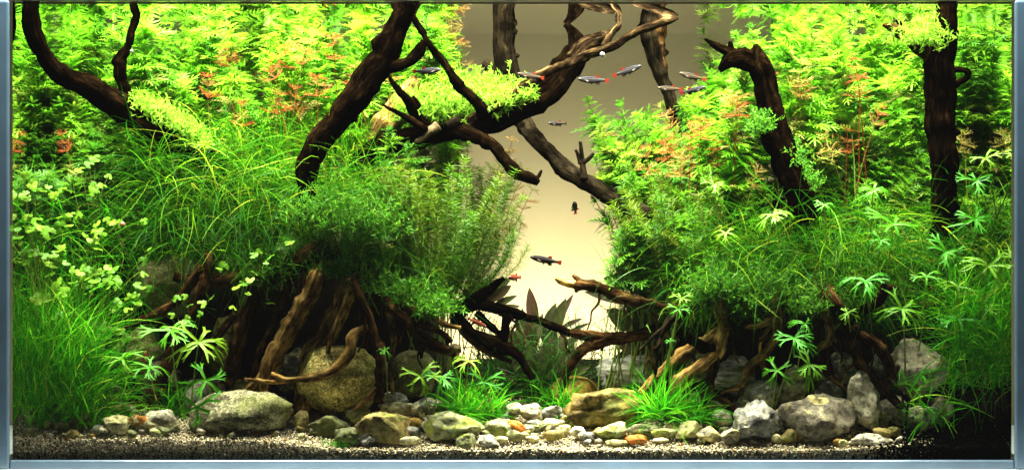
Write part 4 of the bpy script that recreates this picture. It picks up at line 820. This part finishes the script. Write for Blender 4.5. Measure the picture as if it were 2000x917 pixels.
FL = [(335, 645, 58, .06, 'green finger leaf above the tan boulder'), (388, 668, 58, .055, 'wide dark green finger leaf spread over the reddish root'), (238, 700, 44, .05, 'yellow green finger leaf hanging before the tan boulder'),
 (292, 718, 42, .06, 'dark green finger leaf left of the reddish root'), (402, 742, 52, .045, 'tall finger leaf standing over the upright pale stone', 70), (385, 795, 52, .035, 'long finger leaf drooping onto the dark speckled boulder', 80),
 (822, 735, 46, .045, 'bright finger leaf before the olive round boulder', 60), (862, 738, 42, .05, 'green finger leaf beneath the pale knot'), (915, 705, 40, .055, 'pale finger leaf right of the pale knot'), (945, 745, 44, .05, 'yellowish finger leaf by the valley tuft', 65), (752, 684, 15, .07, 'tiny finger leaf beside the arched root'),
 (1325, 604, 26, .06, 'small bright finger leaf on the arching thin root'), (1308, 665, 12, .07, 'tiny finger leaf left of the crossed roots'), (1330, 582, 22, .07, 'small finger leaf over the pale tipped branch'),
 (1552, 660, 44, .045, 'bright finger leaf at the left of the hooked root', 50), (1572, 632, 26, .05, 'small finger leaf above the hooked root'), (1518, 722, 42, .04, 'yellow green finger leaf before the jagged rock', 62), (1580, 712, 42, .045, 'green finger leaf over the narrow upright stone', 55),
 (1690, 550, 46, .05, 'finger leaf beneath the right grass mound'), (1655, 610, 28, .065, 'shaded finger leaf behind the sloping root'), (1762, 603, 48, .04, 'bright finger leaf right of the dark raised twig', 55), (1720, 470, 30, .07, 'half hidden finger leaf in the right grass'),
 (1745, 438, 56, .05, 'largest pale finger leaf left of the tall trunk foot', 50), (1905, 428, 52, .05, 'large green finger leaf right of the tall trunk foot'), (1848, 492, 50, .05, 'green finger leaf in front of the trunk foot', 60), (1930, 520, 54, .04, 'wide finger leaf against the right pane', 50),
 (1870, 560, 46, .055, 'finger leaf under the wide one at right'), (1872, 625, 50, .04, 'yellowish finger leaf low in the right corner'), (1705, 372, 34, .08, 'finger leaf high in the right grass mound'), (1512, 420, 40, .08, 'dim finger leaf at the left of the right grass mound'),
 (1945, 310, 34, .08, 'dim finger leaf high by the right pane'), (1908, 352, 38, .08, 'dim finger leaf right of the tall trunk'), (1810, 540, 36, .06, 'shaded finger leaf left of the wide pane leaf'), (1935, 605, 34, .05, 'narrow finger leaf low by the right pane'), (1610, 400, 24, .1, 'small dim finger leaf beside the black driftwood'), (1418, 455, 30, .1, 'pale finger leaf at the valley side of right grass'), (1395, 360, 26, .12, 'little finger leaf among the right stem plants')]
for q in FL: finger_plant(*q[:3], q[3]*.55, q[4], tilt=q[5] if len(q) > 5 else None)
# ------------------------------------------------------------------ pennywort
def penny_mesh(rs):
    V = [(0, 0, 0)]; F = []; n = 27
    for i in range(n):
        a = -2.55+5.1*i/(n-1); lob = abs(math.cos(a*1.5*.98)); r = .66+.32*lob**.5+.05*math.cos(a*9)
        V.append((math.cos(a)*r, math.sin(a)*r, .3*r*r*math.cos(a)-.1+rs.uniform(-.05, .05)-.16*(1-lob)))
        if i: F.append((0, i, i+1))
    return mk('leaf', V, F, M['penny'])
PM = [penny_mesh(prs) for _ in range(6)]
def pennywort(pts, label, base, d):
    b = P(base[0], base[1], base[2]); e = empty('pennywort', b); tag(e, label, 'water plant', 'pennywort strands')
    pts = pts + ([(px+prs.uniform(-22, 22), py+prs.uniform(-18, 18), r*.85) for px, py, r in pts] if len(pts) > 4 and pts[0][0] < 300 else [])
    for (px, py, r) in pts:
        c = P(px, py, d+prs.uniform(-.015, .015)); fn = stem_curve(b, c, (prs.uniform(-.01, .01), -.012)); V, F = tube(fn, .00055, 4, 7, b); link('leaf_stalk', mk('leaf_stalk', V, F, M['stem']), e)
        o = link('leaf', prs.choice(PM), e, c-b); s = r*.82*S(d); o.scale = (s, s, s)
        o.rotation_euler = (Matrix.Rotation(math.radians(prs.uniform(5, 75)), 3, 'X') @ Matrix.Rotation(prs.uniform(-.5, .5), 3, 'Y') @ Matrix.Rotation(prs.uniform(0, 6.28), 3, 'Z')).to_euler()
def cl(cx, cyy, w_, h_, n, r=15): return [(cx+prs.uniform(-w_, w_), cyy+prs.uniform(-h_, h_), r*prs.uniform(.7, 1.2)) for _ in range(n)]
PEN = [(cl(70, 385, 40, 30, 6), 'pennywort strand highest by the left pane', (70, 520, .1), .028), (cl(75, 440, 45, 25, 8, 17), 'pale pennywort cluster against the left pane', (80, 600, .09), .028), (cl(75, 500, 45, 25, 7, 17), 'pennywort cluster at mid height by the left pane', (80, 640, .09), .028),
 (cl(80, 560, 50, 25, 7), 'pennywort cluster low by the left pane', (90, 700, .08), .028), (cl(110, 615, 50, 20, 5), 'sparse pennywort just above the corner grass', (110, 740, .08), .05), (cl(150, 460, 40, 30, 6), 'pennywort strand right of the pale cluster', (150, 600, .1), .06),
 (cl(150, 530, 35, 25, 8), 'bright pennywort group left of the olive boulder', (150, 660, .1), .055), (cl(205, 540, 30, 30, 9), 'dense pennywort group beside the white root', (210, 660, .1), .055), (cl(250, 580, 25, 25, 8, 13), 'yellowish pennywort group before the olive boulder', (240, 700, .1), .06),
 (cl(200, 640, 40, 25, 6, 14), 'pennywort group over the tan boulder', (190, 730, .09), .055), (cl(190, 335, 40, 40, 5, 13), 'pennywort leaves high on the left among grass', (180, 480, .12), .1), (cl(260, 425, 45, 20, 4, 13), 'dim pennywort leaves under the curved limb', (260, 520, .12), .08),
 ([(280, 508, 13), (282, 535, 11), (290, 485, 10)], 'three pennywort leaves above the olive boulder', (290, 600, .13), .08), ([(345, 582, 12), (360, 578, 9), (370, 595, 10), (395, 592, 12), (412, 580, 12), (335, 615, 9), (365, 620, 9), (390, 612, 9)], 'pennywort string crossing the reddish root', (370, 690, .11), .06),
 ([(430, 487, 12), (435, 520, 15), (428, 523, 10)], 'pennywort pair over the heavy dark root', (430, 560, .12), .07), ([(460, 560, 13), (475, 552, 13), (488, 545, 12), (498, 532, 12), (455, 600, 11), (485, 572, 9)], 'slanting pennywort row under the heavy root', (470, 620, .1), .06), ([(495, 497, 12), (505, 492, 10), (528, 500, 12), (565, 472, 14), (520, 512, 8)], 'bright pennywort leaves at the mound edge', (530, 540, .1), .055), ([(528, 590, 14)], 'single hanging pennywort leaf in the dark hollow', (526, 560, .08), .07)]
for pts_, lb, bs, dd in PEN: pennywort(pts_, lb, bs, dd)
# ------------------------------------------------------------------ broad leaved plants
def broad_plant(base, leaves, d, label):
    b = P(base[0], base[1], d); e = empty('broad_leaf_plant', b); tag(e, label, 'water plant', 'broad leaved plants of the valley')
    for i, (bx, by, tx, ty, wd, dd) in enumerate(leaves):
        p0, p1 = P(bx, by, d+dd*.5), P(tx, ty, d+dd); ax = (p1-p0); L_ = ax.length; t = ax.normalized(); n_ = (Vector((0, -1, .3))-t*t.dot(Vector((0, -1, .3)))).normalized(); s_ = t.cross(n_)
        V, F = [], []
        for k in range(9):
            u = k/8; hw = wd*S(d)*.5*(math.sin(math.pi*min(1, u*.93+.07))**.8) if u < 1 else .0002; c = p0+t*L_*u - n_*(.18*L_*u*u)*0.6
            wv = math.sin(u*9+i)*hw*.12
            V += [c-s_*hw+n_*(hw*.35+wv)-b, c-b, c+s_*hw+n_*(hw*.35-wv)-b]
            if k: a = 3*k; F += [(a-3, a, a+1, a-2), (a-2, a+1, a+2, a-1)]
        link('leaf', mk('leaf', V, F, M['broad']), e)
        fn = stem_curve(b, p0, (0, 0)); V, F = tube(fn, .0011, 4, 6, b); link('leaf_stalk', mk('leaf_stalk', V, F, M['broad']), e)
broad_plant((1050, 740), [(1045, 650, 1034, 560, 24, .01), (1075, 660, 1105, 582, 26, 0), (1062, 670, 1085, 590, 28, .02), (1080, 640, 1120, 572, 14, .02), (1095, 640, 1138, 620, 10, 0), (1100, 655, 1152, 628, 9, .01), (1030, 650, 1010, 600, 22, 0), (1070, 700, 1080, 635, 30, -.02), (1090, 680, 1140, 650, 14, 0), (1020, 700, 990, 640, 24, -.01), (1060, 720, 1105, 680, 20, -.02), (1040, 690, 1030, 630, 26, -.02)], .22, 'olive broad leaved plant in the middle of the valley')
broad_plant((1010, 760), [(1000, 720, 960, 660, 26, 0), (1010, 720, 1000, 640, 26, -.02), (1025, 720, 1045, 640, 28, -.03), (1035, 730, 1085, 660, 24, -.02), (1040, 740, 1100, 700, 20, -.03), (1000, 730, 950, 700, 22, -.02), (1015, 700, 1020, 600, 24, .02), (1030, 700, 1060, 610, 24, .02)], .2, 'dark broad leaved plant low in the valley behind the thin branch')
broad_plant((1085, 765), [(1085, 730, 1075, 655, 26, 0), (1095, 730, 1120, 670, 24, -.01), (1080, 735, 1050, 690, 26, -.02), (1100, 740, 1150, 715, 18, -.02), (1090, 720, 1100, 640, 22, .02), (1078, 740, 1035, 720, 22, -.03)], .19, 'dark broad leaved plant beside the orange brown boulder')
broad_plant((1040, 775), [(1030, 740, 1000, 680, 30, 0), (1040, 735, 1030, 665, 30, 0), (1050, 735, 1065, 670, 30, 0), (1060, 740, 1110, 690, 26, 0), (1055, 750, 1120, 735, 22, 0), (1025, 750, 975, 715, 26, 0), (1020, 755, 965, 750, 22, 0)], .155, 'nearest dark broad leaved plant at the valley mouth')
broad_plant((900, 650), [(925, 585, 962, 536, 20, .0), (940, 580, 1000, 540, 22, .02), (950, 590, 998, 556, 24, .0), (960, 600, 1010, 575, 14, .0), (905, 590, 930, 550, 18, .01), (960, 605, 1015, 596, 14, -.01)], .2, 'purplish broad leaved plant left of the valley')
broad_plant((1270, 700), [(1250, 560, 1178, 540, 34, .02), (1245, 590, 1140, 566, 26, .03), (1240, 645, 1186, 602, 38, 0), (1255, 640, 1230, 590, 40, -.01), (1260, 690, 1205, 670, 26, -.01), (1270, 560, 1225, 450, 50, .01), (1280, 600, 1260, 520, 50, .0), (1250, 690, 1240, 640, 36, -.02), (1245, 520, 1207, 523, 9, .02)], .22, 'dark broad leaved plant at the right valley wall')
# ------------------------------------------------------------------ white roots
for i, (pts_, d, lb) in enumerate([([(592, 440), (590, 470), (582, 522)], .04, 'white root hanging left of the grass mound front'), ([(735, 485), (748, 520), (772, 565)], .04, 'white root hanging right of the grass mound front'), ([(282, 482), (250, 515), (228, 578)], .04, 'pale root hanging among the pennywort'), ([(625, 460), (628, 500), (640, 530)], .05, 'thin white root in the middle of the mound'),
    ([(1522, 555), (1540, 590), (1558, 622)], .04, 'white root above the hooked root'), ([(1738, 655), (1733, 672), (1728, 684)], .04, 'short white root above the gnarled root'), ([(1935, 660), (1925, 685), (1905, 700)], .03, 'white root low in the right corner'), ([(40, 812), (56, 806), (70, 818), (74, 828)], .02, 'white root curling on the left corner gravel'), ([(985, 700), (990, 730), (1000, 758)], .08, 'thin white root hanging by the valley tuft'), ([(343, 560), (358, 545), (372, 520)], .05, 'short pale root before the olive boulder')]):
    pl = [P(a, b, d) for a, b in pts_]; cs = catmull([(p.x, p.y, p.z) for p in pl], .004); n = len(cs)-1
    fn = lambda t, cs=cs, n=n: Vector(cs[min(n, int(round(t*n)))]); V, F = tube(fn, .0008, 4, n, pl[0]); o = link('aerial_root', mk('aerial_root', V, F, M['white_root']), loc=pl[0]); tag(o, lb, 'plant root', 'white aerial roots')
# ------------------------------------------------------------------ fish
def fish_mat(name, back, line, belly, zs):
    m, nt, o = newmat(name); L = nt.links.new; tc = N(nt, 'TexCoord'); sp = N(nt, 'SeparateXYZ'); L(tc.outputs['Object'], sp.inputs[0])
    mr = N(nt, 'MapRange'); mr.inputs[1].default_value = -zs; mr.inputs[2].default_value = zs; L(sp.outputs[2], mr.inputs[0])
    r = ramp(nt, [(0.1, belly), (0.45, tuple(x*.6 for x in belly)), (0.58, tuple(x*.4 for x in belly)), (0.63, line), (0.66, line), (0.7, back), (1, tuple(x*.8 for x in back))]); L(mr.outputs[0], r.inputs[0])
    no = N(nt, 'TexVoronoi', Scale=900.0); L(tc.outputs['Object'], no.inputs['Vector']); b = N(nt, 'Bump', Strength=.15, Distance=.0006); L(no.outputs[0], b.inputs['Height'])
    p = N(nt, 'BsdfPrincipled', Roughness=.4); p.inputs['Specular IOR Level'].default_value = .03; L(r.outputs[0], p.inputs['Base Color']); L(b.outputs[0], p.inputs['Normal']); L(p.outputs[0], o.inputs[0]); return m
M['fish_silver'] = fish_mat('fish_silver', (.0035, .004, .007), (.06, .058, .05), (.05, .047, .05), .0042)
M['fish_gold'] = fish_mat('fish_gold', (.007, .006, .005), (.10, .07, .025), (.10, .075, .05), .0042)
M['fish_dark'] = fish_mat('fish_dark', (.006, .006, .008), (.05, .045, .03), (.02, .018, .015), .0042)
M['fish_red'] = fish_mat('fish_red', (.12, .02, .008), (.3, .1, .05), (.3, .06, .025), .0042)
M['fin_red'] = leaf_mat('fin_red', [(0, (.25, .02, .008)), (1, (.3, .035, .01))], .5, .05)
M['fin_clear'] = leaf_mat('fin_clear', [(0, (.06, .04, .02)), (1, (.07, .045, .025))], .6, .05)
M['eye_white'] = plain('eye_silver', (.2, .2, .17), .2); M['eye_black'] = plain('eye_black', (.005, .005, .005), .1)
def lathe_body(prof, n=14):
    V, F = [], []
    for i, (x, h, w_, zc) in enumerate(prof):
        for k in range(n): a = 2*math.pi*k/n; V.append((x, math.cos(a)*w_, zc+math.sin(a)*h))
        if i:
            for k in range(n): c = (i-1)*n; F.append((c+k, c+n+k, c+n+(k+1) % n, c+(k+1) % n))
    for e, c in ((0, 0), (1, (len(prof)-1)*n)):
        i = len(V); V.append((prof[0 if e == 0 else -1][0], 0, prof[0 if e == 0 else -1][3]))
        for k in range(n): F.append((i, c+k, c+(k+1) % n) if e == 0 else (i, c+(k+1) % n, c+k))
    return V, F
def fin(pts, th=.00025):
    V = [(x, -th, z_) for x, z_ in pts]+[(x, th, z_) for x, z_ in pts]; n = len(pts)
    return V, [tuple(range(n)), tuple(range(2*n-1, n-1, -1))]+[(i, i+n, (i+1) % n+n, (i+1) % n) for i in range(n)]
Lf = .036
PROF = [(x*Lf, h*Lf*1.02, w_*Lf*.85, z_*Lf) for x, h, w_, z_ in [(.5, .012, .012, .0), (.48, .03, .025, .0), (.43, .056, .042, .0), (.34, .085, .056, -.002), (.2, .108, .062, -.006), (.05, .11, .06, -.008), (-.1, .092, .05, -.004), (-.24, .064, .034, .002), (-.34, .046, .022, .004), (-.4, .042, .014, .004)]]
FB = {k: mk('body', *lathe_body(PROF), M[k]) for k in ('fish_silver', 'fish_gold', 'fish_dark', 'fish_red')}
def sc(p): return [(a*Lf, b*Lf) for a, b in p]
FT = {k: mk('tail_fin', *fin(sc([(-.38, .035), (-.43, .06), (-.49, .075), (-.53, .06), (-.53, .02), (-.52, .0), (-.53, -.02), (-.53, -.06), (-.49, -.075), (-.43, -.055), (-.38, -.03)])), M[k], False) for k in ('fin_red', 'fin_clear')}
FD = mk('dorsal_fin', *fin(sc([(-.05, .085), (-.1, .14), (-.18, .155), (-.2, .12), (-.2, .07)])), M['fin_red'], False)
FA = mk('anal_fin', *fin(sc([(-.06, -.09), (-.14, -.16), (-.24, -.15), (-.22, -.05)])), M['fin_clear'], False)
FP = mk('pelvic_fin', *fin(sc([(.1, -.1), (.04, -.16), (-.01, -.15), (.03, -.1)])), M['fin_clear'], False)
FPC = mk('pectoral_fin', *fin(sc([(.28, -.03), (.17, -.09), (.13, -.06), (.2, -.02)])), M['fin_clear'], False)
ev, ef = ICO[3]; EY = mk_np('eye', ev*.022*Lf*np.array([1, .5, 1]), ef, M['eye_white'], True); PU = mk_np('pupil', ev*.012*Lf*np.array([1, .5, 1]), ef, M['eye_black'], True)
def fish(px, py, d, ln, left, tilt, kind, label, yaw=0, tail='fin_red'):
    c = P(px, py, d); e = empty('fish', c); tag(e, label, 'fish', 'small red tailed fish'); s = ln*S(d)/(Lf*1.05)
    R = Matrix.Rotation(math.radians(-tilt if not left else tilt), 4, 'Y') @ Matrix.Rotation(math.radians((180 if left else 0)+yaw), 4, 'Z')
    e.matrix_world = Matrix.Translation(c) @ R @ Matrix.Scale(s, 4)
    link('body', FB[kind], e); link('tail_fin', FT[tail], e); link('dorsal_fin', FD, e); link('anal_fin', FA, e); link('pelvic_fin', FP, e)
    for sd in (-1, 1):
        o = link('pectoral_fin', FPC, e, (0, sd*.06*Lf, 0)); o.rotation_euler = (sd*.5, 0, 0)
        y = link('eye', EY, e, (.425*Lf, sd*.04*Lf, .014*Lf)); q = link('pupil', PU, y, (.002*Lf, sd*.006*Lf, 0))
fish(835, 138, .08, 56, False, 4, 'fish_silver', 'silver fish swimming right below the thick leaning driftwood')
fish(1036, 148, .09, 54, True, 10, 'fish_gold', 'silver gold fish crossing the central log branch')
fish(1158, 156, .10, 62, True, 3, 'fish_silver', 'grey fish with round red tail left of the tilted one')
fish(1226, 138, .10, 60, False, 20, 'fish_silver', 'grey fish tilted head up to the right in open water')
fish(1352, 149, .09, 55, True, 14, 'fish_gold', 'pale fish with tail dropped left of the black driftwood')
fish(1308, 173, .11, 50, True, 4, 'fish_gold', 'golden fish lowest left of the three by the slanting branch')
fish(1354, 176, .10, 52, False, 14, 'fish_silver', 'grey fish heading up right under the pale one')
fish(1088, 241, .12, 40, True, 0, 'fish_dark', 'black looking fish under the central log', 20, 'fin_clear')
fish(1123, 405, .12, 50, True, 82, 'fish_silver', 'thin fish diving straight down before the backdrop', 60)
fish(1065, 507, .10, 64, True, 11, 'fish_dark', 'dark fish with pink tail in front of the bright backdrop')
fish(1005, 541, .05, 56, True, 4, 'fish_red', 'red fish seen almost head on at the valley', 64)
fish(932, 629, .075, 42, False, -24, 'fish_red', 'orange red fish over the dark tangled branch', 10)
# shrimp and snails
def shrimp(px, py, d, label):
    c = P(px, py, d); e = empty('shrimp', c); tag(e, label, 'shrimp'); e.rotation_euler = (0, math.radians(-80), 0)
    V, F = lathe_body([(-.012, .0006, .0006, -.001), (-.009, .0013, .001, -.0005), (-.004, .0019, .0014, .0004), (.002, .0021, .0016, .0006), (.007, .0016, .0013, .0003), (.011, .0005, .0005, 0)]); link('body', mk('body', V, F, M['fish_red']), e)
    V, F = fin([(-.011, 0), (-.015, .0022), (-.0165, 0), (-.015, -.0022)]); link('tail_fan', mk('tail_fan', V, F, M['fin_red'], False), e)
    for k in range(4):
        V, F = tube(stem_curve((.002+.002*k, 0, -.001), (.003+.003*k, 0, -.0055), (.001, 0)), .00018, 4, 4); link('leg', mk('leg', V, F, M['fin_red']), e)
    for s_ in (-1, 1):
        V, F = tube(stem_curve((.01, 0, .0005), (.022, s_*.003, .004), (0, 0)), .00012, 4, 5); link('antenna', mk('antenna', V, F, M['fin_red']), e)
shrimp(282, 702, .045, 'small red shrimp upright before the tan boulder')
def snail(px, py, d, r, mat, label):
    c = P(px, py, d); V, F = [], []; n = 10; seg = 34
    for i in range(seg+1):
        t = i/seg; a = t*2*math.pi*2.6; R_ = (1-t)**1.0*.62; q = .44*(1-t)+.03
        cx, cz, cyy = math.cos(a)*R_, math.sin(a)*R_, -.9*t
        for k in range(n): b = 2*math.pi*k/n; V.append(((cx+math.cos(a)*math.cos(b)*q)*r, (cyy+math.sin(b)*q)*r, (cz+math.sin(a)*math.cos(b)*q)*r))
        if i:
            for k in range(n): c0 = (i-1)*n; F.append((c0+k, c0+(k+1) % n, c0+n+(k+1) % n, c0+n+k))
    e = empty('snail', c); tag(e, label, 'snail'); link('shell', mk('shell', V, F, M[mat]), e)
    V, F = lathe_body([(-.9*r, .05*r, .1*r, -.7*r), (-.4*r, .2*r, .3*r, -.65*r), (.4*r, .22*r, .3*r, -.65*r), (1.0*r, .12*r, .16*r, -.6*r), (1.2*r, .03*r, .05*r, -.58*r)]); link('foot', mk('foot', V, F, M[mat]), e)
M['shell_white'] = plain('shell_white', (.12, .115, .1), .4, .4, 900); M['shell_red'] = plain('shell_red', (.3, .1, .06), .3, .3, 900)
snail(1176, 107, .125, .0034, 'shell_white', 'glassy white snail hanging below the central log branch')
snail(239, 438, .06, .0034, 'shell_red', 'tiny reddish snail on the left grass')
snail(257, 100, .12, .0022, 'shell_white', 'tiny pale snail on the upright left twig')
